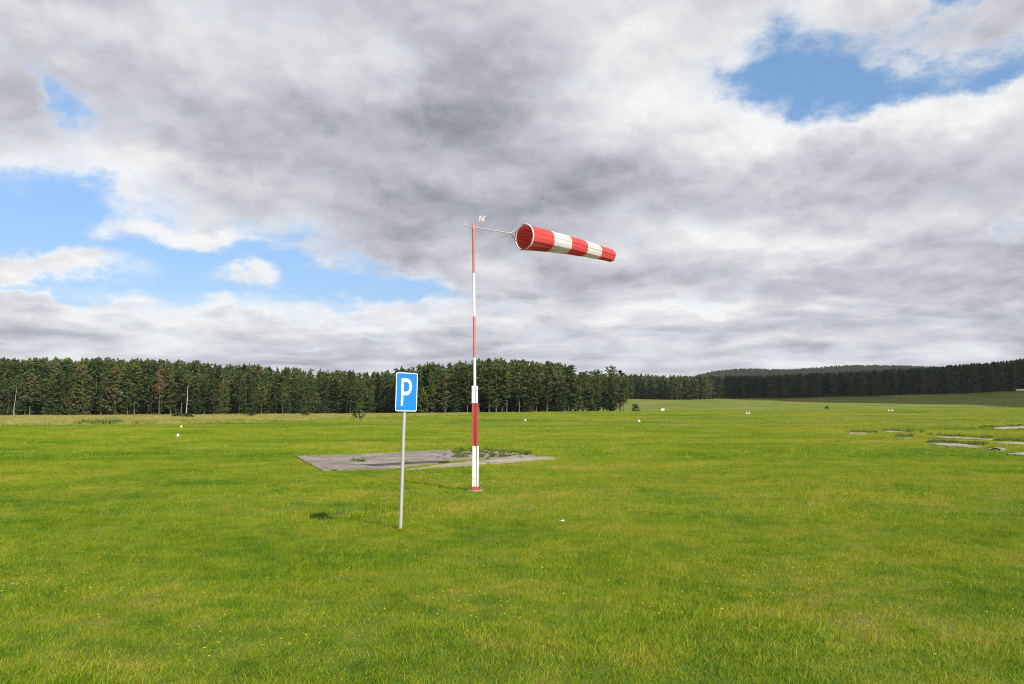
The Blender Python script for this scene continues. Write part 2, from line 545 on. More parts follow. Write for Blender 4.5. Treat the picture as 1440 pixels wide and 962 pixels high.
def blade_patch(name, n, size, hmin, hmax, wid, lean=0.35, seed=1, mat='grass', wind=(0.30, 0.16), tall=0.03):
    r = np.random.default_rng(seed)
    # blades grow in loose tufts
    nt = max(6, n // 14)
    tc = r.uniform(-size / 2, size / 2, (nt, 2))
    tb = r.uniform(0, 1, nt); th = r.uniform(0.7, 1.25, nt)
    ti = r.integers(0, nt, n)
    base = tc[ti] + r.normal(0, size * 0.045 + 0.012, (n, 2))
    free = r.random(n) < 0.45
    base[free] = r.uniform(-size / 2, size / 2, (free.sum(), 2))
    h = r.uniform(hmin, hmax, n) * th[ti]
    tl = r.random(n) < tall
    h[tl] *= 1.9
    ang = r.uniform(0, 2 * math.pi, n)
    ldir = r.uniform(0, 2 * math.pi, n)
    lm = h * r.uniform(0.1, 1.0, n) * lean
    lx = np.cos(ldir) * lm + wind[0] * h; ly = np.sin(ldir) * lm + wind[1] * h
    w = wid * r.uniform(0.6, 1.3, n); w[tl] *= 0.6
    wx, wy = np.cos(ang) * w / 2, np.sin(ang) * w / 2
    z0 = np.full(n, -0.02)
    def pt(sx, fx, fz):
        return np.stack([base[:, 0] + sx * wx + fx * lx, base[:, 1] + sx * wy + fx * ly, z0 + fz * h], 1)
    V = np.stack([pt(-1, 0, 0), pt(1, 0, 0), pt(0.85, 0.35, 0.6), pt(-0.85, 0.35, 0.6), pt(0.12, 1.0, 0.97), pt(-0.12, 1.0, 0.97)], 1).reshape(-1, 3)
    k = np.arange(n)[:, None] * 6
    F = np.concatenate([k + np.array([[0, 1, 2, 3]]), k + np.array([[3, 2, 4, 5]])], 0)
    bv_ = np.clip(0.55 * tb[ti] + 0.45 * r.random(n), 0, 1)
    bv_[r.random(n) < 0.05] = 1.0
    bv_[r.random(n) < 0.10] *= 0.3
    me = np_mesh(name, V, F, {'bv': np.repeat(bv_, 6)})
    me.materials.append(M[mat])
    return bpy.data.objects.new(name, me)


def scatter(name, label, protos, pos, which, rot, scl, kind='stuff', cat=None):
    """One object: points that carry copies of a few tufts."""
    coll = bpy.data.collections.new(name + '_tufts')
    for i, p_ in enumerate(protos):
        p_.name = '%s_tuft_%02d' % (name, i)
        coll.objects.link(p_)
    me = bpy.data.meshes.new(name)
    me.vertices.add(len(pos)); me.vertices.foreach_set('co', np.asarray(pos, dtype=np.float32).ravel())
    for nm, typ, arr in (('which', 'INT', which), ('rot', 'FLOAT', rot), ('scl', 'FLOAT', scl)):
        a_ = me.attributes.new(nm, typ, 'POINT')
        a_.data.foreach_set('value', np.asarray(arr, dtype=np.int32 if typ == 'INT' else np.float32))
    o = link(name, me)
    tag(o, label, cat or name.replace('_', ' '), kind=kind)
    ng = bpy.data.node_groups.new(name, 'GeometryNodeTree')
    ng.interface.new_socket('Geometry', in_out='INPUT', socket_type='NodeSocketGeometry')
    ng.interface.new_socket('Geometry', in_out='OUTPUT', socket_type='NodeSocketGeometry')
    nd = ng.nodes
    gi, go = nd.new('NodeGroupInput'), nd.new('NodeGroupOutput')
    ci = nd.new('GeometryNodeCollectionInfo'); ci.inputs['Collection'].default_value = coll
    ci.inputs['Separate Children'].default_value = True; ci.inputs['Reset Children'].default_value = True
    ip = nd.new('GeometryNodeInstanceOnPoints')
    ip.inputs['Pick Instance'].default_value = True
    def attr(nm, typ):
        a_ = nd.new('GeometryNodeInputNamedAttribute'); a_.data_type = typ; a_.inputs['Name'].default_value = nm
        return a_.outputs['Attribute']
    ce = nd.new('ShaderNodeCombineXYZ')
    L = ng.links.new
    L(gi.outputs[0], ip.inputs['Points']); L(ci.outputs[0], ip.inputs['Instance'])
    L(attr('which', 'INT'), ip.inputs['Instance Index'])
    L(attr('rot', 'FLOAT'), ce.inputs[2]); L(ce.outputs[0], ip.inputs['Rotation'])
    L(attr('scl', 'FLOAT'), ip.inputs['Scale'])
    L(ip.outputs[0], go.inputs[0])
    md = o.modifiers.new('tufts', 'NODES'); md.node_group = ng
    return o


def inside(px_, py_, poly):
    c = np.zeros(len(px_), dtype=bool)
    n_ = len(poly)
    for i in range(n_):
        x1, y1 = poly[i]; x2, y2 = poly[(i + 1) % n_]
        if y1 == y2: continue
        cond = ((y1 > py_) != (y2 > py_)) & (px_ < (x2 - x1) * (py_ - y1) / (y2 - y1) + x1)
        c ^= cond
    return c


def shrunk(poly, f):
    cx_ = sum(p_[0] for p_ in poly) / len(poly); cy_ = sum(p_[1] for p_ in poly) / len(poly)
    return [(cx_ + (a_ - cx_) * f, cy_ + (b_ - cy_) * f) for a_, b_ in poly]


def field_points(y0, y1, spacing, r, half=0.80, xr=None):
    n_ = int((y1 - y0) / spacing)
    out_ = []
    for j in range(n_ + 1):
        y_ = y0 + j * spacing
        xm = half * y_ + 2.0
        xs = np.arange(-xm, xm, spacing)
        out_.append(np.stack([xs + r.uniform(-.5, .5, len(xs)) * spacing, np.full(len(xs), y_) + r.uniform(-.5, .5, len(xs)) * spacing], 1))
    p_ = np.concatenate(out_, 0)
    keep = np.ones(len(p_), dtype=bool)
    for poly in PADS: keep &= ~inside(p_[:, 0], p_[:, 1], poly)
    return p_[keep]


protos, P_, W_, S_ = [], [], [], []
def ring(y0, y1, spacing, variants, scale=(0.85, 1.2)):
    base_i = len(protos)
    protos.extend(variants)
    p_ = field_points(y0, y1, spacing, rng)
    P_.append(p_); W_.append(base_i + rng.integers(0, len(variants), len(p_)))
    S_.append(rng.uniform(scale[0], scale[1], len(p_)))


NEAR = 4
ring(3.6, 15.0, 0.25, [blade_patch('tuft', 430, 0.42, 0.025, 0.062, 0.0046, 1.1, 10 + k) for k in range(6)])
ring(15.0, 34.0, 0.48, [blade_patch('tuft', 500, 0.75, 0.030, 0.068, 0.0072, 1.0, 20 + k) for k in range(5)])
ring(34.0, 85.0, 1.25, [blade_patch('tuft', 620, 1.9, 0.05, 0.105, 0.013, 0.5, 30 + k) for k in range(5)])
ring(85.0, 270.0, 4.6, [blade_patch('tuft', 1100, 6.6, 0.05, 0.10, 0.032, 0.5, 40 + k) for k in range(4)], (0.95, 1.05))
# longer grass that the mower misses round the two posts
for c_, n_, r_ in ((hit(664, 688), 16, 0.30), (hit(561, 744), 12, 0.18)):
    a_ = rng.uniform(0, 6.283, n_); d_ = r_ * np.sqrt(rng.uniform(0.05, 1, n_))
    P_.append(np.stack([c_.x + d_ * np.cos(a_), c_.y + d_ * np.sin(a_)], 1)); W_.append(rng.integers(0, 6, n_)); S_.append(rng.uniform(1.0, 1.5, n_))
pp = np.concatenate(P_); ww = np.concatenate(W_); ss = np.concatenate(S_)
# the turf stops in front of the woodland edge
# growth varies: thicker tussocks and thinner places
vg = np.array([mnoise.noise(Vector((x_ * 1.1, y_ * 1.1, 0.0))) + 0.7 * mnoise.noise(Vector((x_ * 0.35, y_ * 0.35, 5.0))) for x_, y_ in pp])
ss = ss * np.clip(1.0 + 0.55 * vg, 0.92, 1.8)
pos3 = np.column_stack([pp, height(pp[:, 0], pp[:, 1])])
# wind from one side: tufts keep roughly one heading
rot = rng.normal(0.0, 0.55, len(pp))
scatter('grass', 'short mown airfield grass with yellowing patches', protos, pos3, ww, rot, ss, cat='grass')


# ------------------------------------------------------------------ trees
def bark_material(name, low, high, z0, z1):
    m_, q, out = material(name)
    tc = q.n('ShaderNodeTexCoord').outputs['Object']
    z = q.sep(tc)[2]
    n1 = q.noise(tc, 2.2, 5.0, 0.6)
    f = q.m('MULTIPLY_ADD', q.m('SUBTRACT', n1, 0.5), 0.6, q.rng(z, z0, z1, 0.0, 1.0), clamp=True)
    col = q.mix(f, low, high)
    col = q.mix(q.rng(q.noise(tc, 9.0, 3.0, 0.6), 0.5, 0.75, 0.0, 0.5), col, (0.055, 0.04, 0.03))
    principled(q, out, col, 0.9, 0.15)
    return m_


def needle_material(name, stops, trans=0.22):
    m_, q, out = material(name)
    av = q.n('ShaderNodeAttribute', attribute_name='bv').outputs['Fac']
    rnd = q.n('ShaderNodeObjectInfo').outputs['Random']
    v = q.m('MULTIPLY_ADD', q.m('SUBTRACT', rnd, 0.5), 0.8, av, clamp=True)
    col = q.ramp(v, stops)
    p1 = q.n('ShaderNodeBsdfPrincipled'); q.put(p1.inputs['Base Color'], col)
    q.put(p1.inputs['Roughness'], 0.6); q.put(p1.inputs['Specular IOR Level'], 0.2)
    tr = q.n('ShaderNodeBsdfTranslucent'); q.put(tr.inputs[0], col)
    mxs = q.n('ShaderNodeMixShader'); mxs.inputs[0].default_value = trans
    m_.node_tree.links.new(p1.outputs[0], mxs.inputs[1]); m_.node_tree.links.new(tr.outputs[0], mxs.inputs[2])
    m_.node_tree.links.new(mxs.outputs[0], out.inputs[0])
    return m_


M['bark'] = bark_material('pine_bark', (0.115, 0.092, 0.075), (0.215, 0.115, 0.062), 5.0, 10.0)
M['bark_pale'] = bark_material('bare_trunk_bark', (0.36, 0.30, 0.25), (0.36, 0.27, 0.20), 3.0, 10.0)
M['needle'] = needle_material('pine_needles', [(0.0, (0.026, 0.052, 0.014)), (0.35, (0.050, 0.085, 0.020)), (0.65, (0.084, 0.116, 0.027)), (0.9, (0.125, 0.138, 0.038)), (1.0, (0.150, 0.120, 0.052))])
M['needle_brown'] = needle_material('dying_needles', [(0.0, (0.075, 0.050, 0.028)), (0.5, (0.150, 0.085, 0.045)), (1.0, (0.200, 0.120, 0.065))])
M['leaf'] = needle_material('shrub_leaves', [(0.0, (0.040, 0.065, 0.012)), (0.5, (0.085, 0.105, 0.018)), (1.0, (0.150, 0.130, 0.030))], 0.3)
M['leaf_dark'] = needle_material('dark_shrub_leaves', [(0.0, (0.018, 0.034, 0.010)), (0.5, (0.034, 0.056, 0.014)), (1.0, (0.060, 0.075, 0.022))], 0.2)


def tube_np(pts, rads, k=6):
    """Open tapered tube along points, as quads."""
    pts = np.asarray(pts, float); n_ = len(pts)
    V, F = [], []
    for i in range(n_):
        t_ = pts[min(i + 1, n_ - 1)] - pts[max(i - 1, 0)]
        t_ = t_ / (np.linalg.norm(t_) + 1e-9)
        a_ = np.cross(t_, [0.31, 0.95, 0.05]); a_ /= np.linalg.norm(a_) + 1e-9
        b_ = np.cross(t_, a_)
        for j in range(k):
            w = 2 * math.pi * j / k
            V.append(pts[i] + rads[i] * (math.cos(w) * a_ + math.sin(w) * b_))
    for i in range(n_ - 1):
        for j in range(k):
            j2 = (j + 1) % k
            F.append([i * k + j, i * k + j2, (i + 1) * k + j2, (i + 1) * k + j])
    return np.array(V), np.array(F)


def merge(parts):
    V, F, o_ = [], [], 0
    for v, f in parts:
        V.append(v); F.append(np.asarray(f) + o_); o_ += len(v)
    return np.concatenate(V), np.concatenate(F)


def leaf_clump(r, centre, rad, n, size, flat=0.6):
    """n small leaf faces spread through a flattened ball."""
    p_ = r.normal(0, 1, (n, 3)); p_ /= np.linalg.norm(p_, axis=1)[:, None] + 1e-9
    p_ *= (r.random((n, 1)) ** 0.5) * rad
    p_[:, 2] *= flat
    c = centre + p_
    a_ = r.normal(0, 1, (n, 3)); a_ /= np.linalg.norm(a_, axis=1)[:, None]
    b_ = r.normal(0, 1, (n, 3)); b_ -= a_ * (a_ * b_).sum(1)[:, None]; b_ /= np.linalg.norm(b_, axis=1)[:, None]
    s1 = size * r.uniform(0.6, 1.35, (n, 1)); s2 = s1 * r.uniform(0.35, 0.75, (n, 1))
    V = np.stack([c - a_ * s1, c + b_ * s2, c + a_ * s1, c - b_ * s2], 1).reshape(-1, 3)
    return V, np.arange(n * 4).reshape(n, 4)


def pine(seed, H=17.0, base=0.3, spread=2.6, dens=1.0, point=0.5, bare=0.5, leafsize=0.24):
    """A Scots pine of the forest edge: (trunk arrays, crown arrays, crown tone per vertex)."""
    r = np.random.default_rng(seed)
    nseg = 9
    bend = r.normal(0, 0.10, (nseg, 2)).cumsum(0) * 0.8
    zs = np.linspace(-0.4, H * 0.97, nseg)
    tp = np.column_stack([bend[:, 0] - bend[0, 0], bend[:, 1] - bend[0, 1], zs])
    rad = np.linspace(0.19, 0.035, nseg) * (H / 17.0); rad[0] *= 1.35
    wood = [tube_np(tp, rad, 7)]
    def axis_at(z):
        return np.array([np.interp(z, zs, tp[:, 0]), np.interp(z, zs, tp[:, 1]), z])
    CV, CF, CT, o_ = [], [], [], 0
    nl = int(30 * dens * (1 - base) / 0.7)
    golden = r.uniform(0, 6.28)
    for i in range(nl):
        f = (i + r.uniform(-.3, .3)) / nl
        f = min(max(f, 0.0), 1.0)
        z = H * (base + (1 - base) * 0.97 * f)
        prof = (1 - f) ** point * (0.55 + 0.45 * min(1.0, f / 0.25)) + 0.10
        L = spread * prof * r.uniform(0.55, 1.25)
        golden += 2.4 + r.uniform(-.5, .5)
        dirv = np.array([math.cos(golden), math.sin(golden), r.uniform(-0.05, 0.35) + 0.35 * f])
        p0 = axis_at(z)
        p1 = p0 + dirv * L * 0.55
        p2 = p0 + dirv * L + np.array([0, 0, 0.12 * L])
        wood.append(tube_np([p0, p1, p2], [0.05 * (1 - 0.6 * f), 0.035 * (1 - 0.6 * f), 0.012], 4))
        tone = r.uniform(0.2, 0.75)
        for q_ in np.linspace(0.22, 1.02, max(3, int(L / 0.55))):
            c = p0 + (p2 - p0) * q_ + r.normal(0, 0.18, 3)
            v, fc = leaf_clump(r, c, r.uniform(0.40, 0.72), int(20 * r.uniform(0.7, 1.3)), leafsize)
            CV.append(v); CF.append(fc + o_); o_ += len(v)
            CT.append(np.clip(np.repeat(tone + r.normal(0, 0.10, len(fc)), 4), 0, 1))
    # leader
    v, fc = leaf_clump(r, axis_at(H * 0.975) + [0, 0, 0.1], 0.42, 26, leafsize * 0.9, 1.7)
    CV.append(v); CF.append(fc + o_); CT.append(np.full(len(v), 0.5)); o_ += len(v)
    for dz_, n2_ in ((0.5, 14),):
        v, fc = leaf_clump(r, axis_at(H * 0.975) + [0, 0, dz_], 0.26, n2_, leafsize * 0.75, 1.9)
        CV.append(v); CF.append(fc + o_); CT.append(np.full(len(v), 0.5)); o_ += len(v)
    # dead snags below the crown
    for i in range(int(10 * bare)):
        z = H * r.uniform(0.08, max(base, 0.12)); w = r.uniform(0, 6.28); L = r.uniform(0.5, 1.6)
        p0 = axis_at(z)
        wood.append(tube_np([p0, p0 + np.array([math.cos(w) * L, math.sin(w) * L, r.uniform(-.2, .3) * L])], [0.03, 0.008], 4))
    return merge(wood), (np.concatenate(CV), np.concatenate(CF)), np.concatenate(CT)


def pine_meshes(name, **kw):
    (tv, tf), (cv, cf), ct = pine(**kw)
    return np_mesh(name + '_trunk', tv, tf), np_mesh(name + '_crown', cv, cf, {'bv': ct})


def whole_tree_mesh(name, **kw):
    (tv, tf), (cv, cf), ct = pine(**kw)
    me = np_mesh(name, np.concatenate([tv, cv]), np.concatenate([tf, cf + len(tv)]), {'bv': np.concatenate([np.full(len(tv), 0.5), ct])})
    me.materials.append(M['bark']); me.materials.append(M['needle'])
    me.polygons.foreach_set('material_index', np.concatenate([np.zeros(len(tf), np.int32), np.ones(len(cf), np.int32)]))
    return me


EDGE, GROVE = [], []
for k in range(9):
    t_, c_ = pine_meshes('edge_pine', seed=100 + k, H=17.0, base=[0.06, 0.14, 0.05, 0.24, 0.10, 0.18, 0.08, 0.28, 0.12][k], spread=[2.9, 2.3, 3.3, 2.6, 2.7, 2.2, 3.0, 2.9, 2.5][k], dens=1.35, point=[0.85, 1.1, 0.8, 0.7, 1.2, 0.95, 0.75, 0.65, 1.05][k])
    EDGE.append((t_, c_))
for k in range(6):
    t_, c_ = pine_meshes('grove_pine', seed=200 + k, H=17.0, base=[0.24, 0.16, 0.30, 0.20, 0.12, 0.27][k], spread=[2.9, 3.1, 2.8, 3.2, 3.0, 2.7][k], dens=1.3, point=[0.35, 0.45, 0.4, 0.5, 0.38, 0.42][k], bare=1.8)
    GROVE.append((t_, c_))
for t_, c_ in EDGE + GROVE:
    t_.materials.append(M['bark']); c_.materials.append(M['needle'])

TOPS = [(-60, 508), (0, 508), (60, 508), (130, 507), (210, 510), (270, 511), (300, 517), (345, 517), (400, 521), (470, 525), (535, 527), (560, 522),
        (600, 515), (640, 513), (700, 508), (745, 511), (800, 515), (826, 519), (850, 514), (875, 521), (893, 532), (960, 530)]


def top_px(px):
    return float(np.interp(px, [a_ for a_, _ in TOPS], [b_ for _, b_ in TOPS]))


def world_px(x, y):
    """Photo pixel column of a ground point."""
    return 720 + FPX * x / (y * math.cos(PITCH))


def tree_height(x, y, r):
    px = world_px(x, y)
    a_ = math.atan2(x, y)
    # elevation of the skyline at this column
    e_ = px_dir(px, top_px(px) + r.uniform(-4.5, 13.0))[1]
    return CAM_H + math.hypot(x, y) * math.tan(e_) - hz(x, y)


def zone(px):
    if px < 130: return ('pines left of the marker cones', 'dark green pine in the dense forest wall left of both marker cones')
    if px < 330: return ('pines behind the marker cones', 'dark green pine in the dense forest wall behind the two left marker cones')
    if px < 540: return ('lower pines left of the sign', 'shorter dark pine in the low forest stretch between marker cones and parking sign')
    if px < 655: return ('pines between sign and windsock pole', 'dark pine in the forest edge behind the gap between parking sign and windsock pole')
    if px < 770: return ('pines right of the windsock pole', 'tall bare-stemmed pine in the grove just right of the windsock pole')
    return ('pines at the open end of the grove', 'bare-stemmed pine with bright field showing between trunks near the right grove end')


def place_pine(meshes, x, y, h, rz, label, group, lean=0.0):
    s_ = h / 17.0
    root = thing('pine_tree', label, 'tree', (x, y, hz(x, y)), rz, group)
    w_ = s_ * rt.uniform(0.95, 1.45)
    root.scale = (w_, w_, s_)
    root.rotation_euler = (lean, lean * 0.6, rz)
    for nm, me in zip(('trunk', 'crown'), meshes):
        p_ = bpy.data.objects.new(nm, me); COL.objects.link(p_); p_.parent = root
    return root


rt = random.Random(11)


def front_y(px):
    return float(np.interp(px, [-80, 300, 400, 470, 530, 570, 640, 800, 893], [252, 254, 262, 284, 284, 262, 258, 262, 266])) + 1.5 * math.sin(px * 0.07)


n_pine = 0
TAKEN = []
for row in range(4):
    px = -30.0 + row * 3
    while px < 886 and n_pine < 250:
        grove = px > 640
        y_ = front_y(px) + row * (4.2 if not grove else 5.5) + rt.uniform(-1.3, 1.3)
        x_ = (px - 720) / FPX * y_ * math.cos(PITCH)
        h_ = tree_height(x_, y_, rt) * (1.0 if row else rt.uniform(0.68, 1.0))
        grp, lab = zone(px)
        if row == 0 and 868 < px:
            grp, lab = None, 'broad pine with drooping limbs, the last tree at the right end of the grove'
        meshes = rt.choice(GROVE if (grove or rt.random() < 0.12) else EDGE)
        place_pine(meshes, x_, y_, h_, rt.uniform(0, 6.28), lab, grp, rt.uniform(-0.02, 0.02))
        n_pine += 1
        TAKEN.append(px)
        if row == 0 and 868 < px: break
        px += (12.5 if not grove else 12.0) * rt.choice((0.55, 0.8, 1.0, 1.2, 1.5))

YOUNG = []
for k in range(4):
    t_, c_ = pine_meshes('young_pine', seed=250 + k, H=17.0, base=0.02, spread=[4.6, 5.2, 4.2, 5.6][k], dens=1.5, point=[0.6, 0.75, 0.9, 0.6][k], bare=0.0, leafsize=0.42)
    t_.materials.append(M['bark']); c_.materials.append(M['needle']); YOUNG.append((t_, c_))
px = -25.0
while px < 880:
    y_ = front_y(px) - rt.uniform(0.5, 2.5) + rt.choice((0, 0, 5.5, 9))
    x_ = (px - 720) / FPX * y_
    side_ = 'left of the parking sign' if px < 556 else 'right of the parking sign'
    place_pine(rt.choice(YOUNG), x_, y_, rt.uniform(3.0, 8.5), rt.uniform(0, 6.28), 'low bushy young pine under the tall forest edge ' + side_, 'young pines ' + side_, 0.0)
    px += 14.0 * rt.choice((0.4, 0.7, 1.0, 1.6, 2.4)) * (1.0 if px < 640 else 1.8)

# two dead or dying trees in the front of the wood
t_, c_ = pine_meshes('rusty_pine', seed=301, H=17.0, base=0.35, spread=1.6, dens=0.8, point=0.6, bare=1.5)
t_.materials.append(M['bark']); c_.materials.append(M['needle_brown'])
y_ = 250.0; x_ = (226 - 720) / FPX * y_
place_pine((t_, c_), x_, y_, 15.6, 0.3, 'rusty brown dying pine standing in the green forest wall', None)
for (px, h_, lab) in ((22, 11.5, 'dead tree with a pale bare trunk at the far left of the forest edge'), (263, 13.0, 'pine with a pale leaning bare trunk right above the marker cones')):
    t_, c_ = pine_meshes('bare_pine', seed=302 + px, H=17.0, base=0.78, spread=1.3, dens=1.0, point=0.5, bare=2.2)
    t_.materials.append(M['bark_pale']); c_.materials.append(M['needle'])
    y_ = 249.0
    place_pine((t_, c_), (px - 720) / FPX * y_, y_, h_, 1.0, lab, None, 0.03)

# the wood going on behind the edge, and the far woods: masses nobody could count
wood_protos = []
for k in range(6):
    o = bpy.data.objects.new('wood', whole_tree_mesh('wood_tree', seed=400 + k, H=17.0, base=[0.05, 0.3, 0.08, 0.2, 0.05, 0.12][k], spread=[2.5, 2.7, 2.3, 2.6, 2.4, 2.8][k], dens=1.0, point=0.55))
    wood_protos.append(o)
pts, sc = [], []
for row in range(4, 15):
    px = -40.0
    while px < 800:
        y_ = front_y(px) + row * 4.2 + rt.uniform(-1.6, 1.6)
        x_ = (px - 720) / FPX * y_
        pts.append((x_, y_, hz(x_, y_))); sc.append(tree_height(x_, y_, rt) / 17.0)
        px += 12.0 * rt.uniform(0.8, 1.25)
scatter('pine_wood', 'depth of the pine wood behind its front trees', wood_protos, pts, [rt.randrange(6) for _ in pts], [rt.uniform(0, 6.28) for _ in pts], sc, cat='wood')

# far wood on the right, beyond the second field
FOOT = [(640, 563), (760, 562), (870, 561), (940, 562), (1000, 561), (1130, 559), (1200, 557), (1320, 554), (1400, 551), (1440, 549.5), (1520, 547)]
FTOP = [(640, 535), (760, 533), (870, 530), (900, 528), (960, 530), (1050, 530), (1130, 527), (1200, 524), (1290, 519), (1390, 512), (1440, 507), (1520, 503)]
edge = [(p_, hit(p_, f)) for p_, f in FOOT]
far_protos = []
for k in range(6):
    far_protos.append(bpy.data.objects.new('far', whole_tree_mesh('far_tree', seed=500 + k, H=17.0, base=[0.05, 0.12, 0.04, 0.10, 0.06, 0.2][k], spread=[3.4, 2.9, 3.8, 3.1, 4.2, 3.3][k], dens=0.75, point=[0.6, 1.0, 0.8, 1.2, 0.6, 0.9][k], leafsize=0.42)))
pts, sc = [], []
for row in range(9):
    px = 650.0 + row
    while px < 1520:
        rr = float(np.interp(px, [p_ for p_, _ in edge], [math.hypot(v.x, v.y) for _, v in edge])) + row * 6.0 + rt.uniform(-2.5, 2.5) + 6 * math.sin(px * 0.05)
        a_ = px_dir(px, 560)[0]
        x_, y_ = rr * math.sin(a_), rr * math.cos(a_)
        e_ = px_dir(px, float(np.interp(px, [p_ for p_, _ in FTOP], [t for _, t in FTOP])) + rt.uniform(-2.2, 4.5))[1]
        h_ = CAM_H + rr * math.tan(e_) - hz(x_, y_)
        pts.append((x_, y_, hz(x_, y_) - 0.2)); sc.append(max(h_, 8.0) / 17.0)
        px += 4.6 * rt.uniform(0.8, 1.25) * (700.0 / rr)
# the wooded hills behind
rh = np.random.default_rng(3)
hx = rh.uniform(250, 1500, 20000); hy = rh.uniform(1300, 2350, 20000)
ok = (hx / hy < 0.74) & (hx / hy > 0.10)
hx, hy = hx[ok], hy[ok]
hh = height(hx, hy)
for x_, y_, z_, s_ in zip(hx, hy, hh, rh.uniform(0.8, 1.2, len(hx))):
    pts.append((x_, y_, z_ - 0.3)); sc.append(s_)
scatter('distant_forest', 'dark distant pine forest and wooded hills beyond the second field', far_protos, pts, [rt.randrange(6) for _ in pts], [rt.uniform(0, 6.28) for _ in pts], sc, cat='forest')


# ------------------------------------------------------------------ shrubs
def shrub(label, px, py, w, h, mat, seed, stems=4, low=0.0, group=None, n=34, name='bush', cat='bush', leaf=0.13, d=None):
    r = np.random.default_rng(seed)
    p_ = hit(px, py)
    root = thing(name, label, cat, p_, 0.0, group)
    wood, CV, CF, CT, o_ = [], [], [], [], 0
    for k in range(stems):
        a_ = r.uniform(0, 6.28); q_ = np.array([math.cos(a_) * w * 0.28, math.sin(a_) * w * 0.28, h * r.uniform(0.55, 0.8)])
        wood.append(tube_np([np.array([0, 0, -0.1]), q_ * 0.5 + r.normal(0, .04, 3), q_], [0.05, 0.035, 0.012], 5))
    for k in range(n):
        a_ = r.uniform(0, 6.28); q_ = math.sqrt(r.random()) * w * 0.5
        f = r.random()
        z = h * (low + (1 - low) * f)
        q_ *= (1 - 0.75 * f * f)
        v, fc = leaf_clump(r, np.array([math.cos(a_) * q_, math.sin(a_) * q_, z * 0.92]), w * r.uniform(0.10, 0.19), 22, leaf, 0.8)
        CV.append(v); CF.append(fc + o_); o_ += len(v)
        CT.append(np.clip(np.repeat(r.uniform(0.2, 0.8) + r.normal(0, .1, len(fc)), 4), 0, 1))
    tv, tf = merge(wood)
    link('stems', np_mesh('stems', tv, tf), root, (M['bark'],))
    link('foliage', np_mesh('foliage', np.concatenate(CV), np.concatenate(CF), {'bv': np.concatenate(CT)}), root, (M[mat],))
    return root


shrub('small yellowish green shrub standing alone on the field edge left of the parking sign', 507, 592, 2.3, 3.6, 'leaf', 1, low=0.15)
shrub('round dark green bush at the right foot of the grove', 893, 578.5, 2.9, 2.4, 'leaf_dark', 2, stems=5, n=46)
shrub('low dark bush at the forest foot right behind the marker cones', 250, 588.0, 3.0, 1.2, 'leaf_dark', 3)
shrub('flat dark bush beside the forest foot just right of the marker cones', 264, 588.3, 2.6, 1.1, 'leaf_dark', 4)
shrub('rounded dark green bush at the forest foot left of the solitary shrub', 351, 586.5, 3.4, 2.0, 'leaf_dark', 5)
shrub('small dark bush in the grass at the foot of the low forest stretch', 430, 585.0, 2.4, 1.6, 'leaf_dark', 6)
shrub('tiny dark bush near the brow of the shaded far field', 1163, 574.6, 2.2, 1.2, 'leaf_dark', 7)


# ------------------------------------------------------------------ rough grass, weeds, flowers
def area_points(poly, n, r):
    xs = [p_[0] for p_ in poly]; ys = [p_[1] for p_ in poly]
    x_ = r.uniform(min(xs), max(xs), n * 4); y_ = r.uniform(min(ys), max(ys), n * 4)
    k_ = inside(x_, y_, poly)
    return np.stack([x_[k_], y_[k_]], 1)[:n]


strip = [tuple(hit(*c)[:2]) for c in ((-60, 599), (120, 598), (260, 596.5), (380, 593.5), (470, 590), (560, 586.5), (660, 584))]
back = [((px - 720) / FPX * (front_y(px) + 2), front_y(px) + 2) for px in (660, 560, 470, 380, 260, 120, -60)]
dry_pts = area_points(strip + back, 5200, rng)
protos = [blade_patch('dry', 260, 3.0, 0.22, 0.50, 0.035, 0.6, 60 + k, 'straw') for k in range(4)]
protos.append(blade_patch('dry', 200, 3.0, 0.15, 0.34, 0.04, 0.6, 66, 'grass'))
patch = np.array([mnoise.noise(Vector((x_ * 0.03, y_ * 0.05, 3.0))) for x_, y_ in dry_pts])
lum = np.array([720 + FPX * x_ / y_ for x_, y_ in dry_pts])
scl = np.clip(rng.uniform(0.55, 1.1, len(dry_pts)) + 0.5 * patch, 0.35, 1.4) * np.interp(lum, [0, 380, 480, 700], [1.0, 0.9, 0.6, 0.35])
scatter('dry_grass', 'tall straw coloured grass along the foot of the woods', protos, np.column_stack([dry_pts, height(dry_pts[:, 0], dry_pts[:, 1])]), rng.integers(0, 5, len(dry_pts)), rng.uniform(0, 6.28, len(dry_pts)), scl, cat='tall grass')

# leafy weeds on the slab, along the broken paving and in a strip before the woods
wp, wsz = [], []
def weeds(corners, n, s0, s1):
    poly = [tuple(hit(*c)[:2]) for c in corners]
    for x_, y_ in area_points(poly, n, rng):
        wp.append((x_, y_, hz(x_, y_) + 0.04)); wsz.append(rng.uniform(s0, s1))
weeds([(632, 646), (690, 646), (740, 642), (748, 638), (690, 633.5), (640, 633)], 95, 0.3, 0.8)
weeds([(496, 651), (512, 651), (512, 648), (498, 648)], 5, 0.35, 0.7)
weeds([(104, 597.6), (170, 596.6), (168, 595.4), (110, 596.2)], 60, 1.6, 3.2)
weeds([(182, 597), (210, 596.5), (208, 595), (184, 595.5)], 14, 1.4, 2.4)
for c in ([(1190, 608.6), (1234, 609.6), (1234, 607.6), (1190, 607)], [(1238, 606.4), (1300, 609), (1300, 606.5), (1240, 604.8)], [(1300, 613), (1400, 618), (1405, 616), (1300, 611)],
          [(1306, 623.6), (1385, 627), (1388, 624.6), (1308, 621.6)], [(1262, 615.4), (1282, 615.4), (1282, 613.6), (1262, 613.6)], [(1376, 602.5), (1455, 598.6), (1455, 597.4), (1376, 600.5)], [(1400, 621.5), (1460, 622), (1460, 620), (1400, 619.6)]):
    weeds(c, 50, 0.5, 1.1)
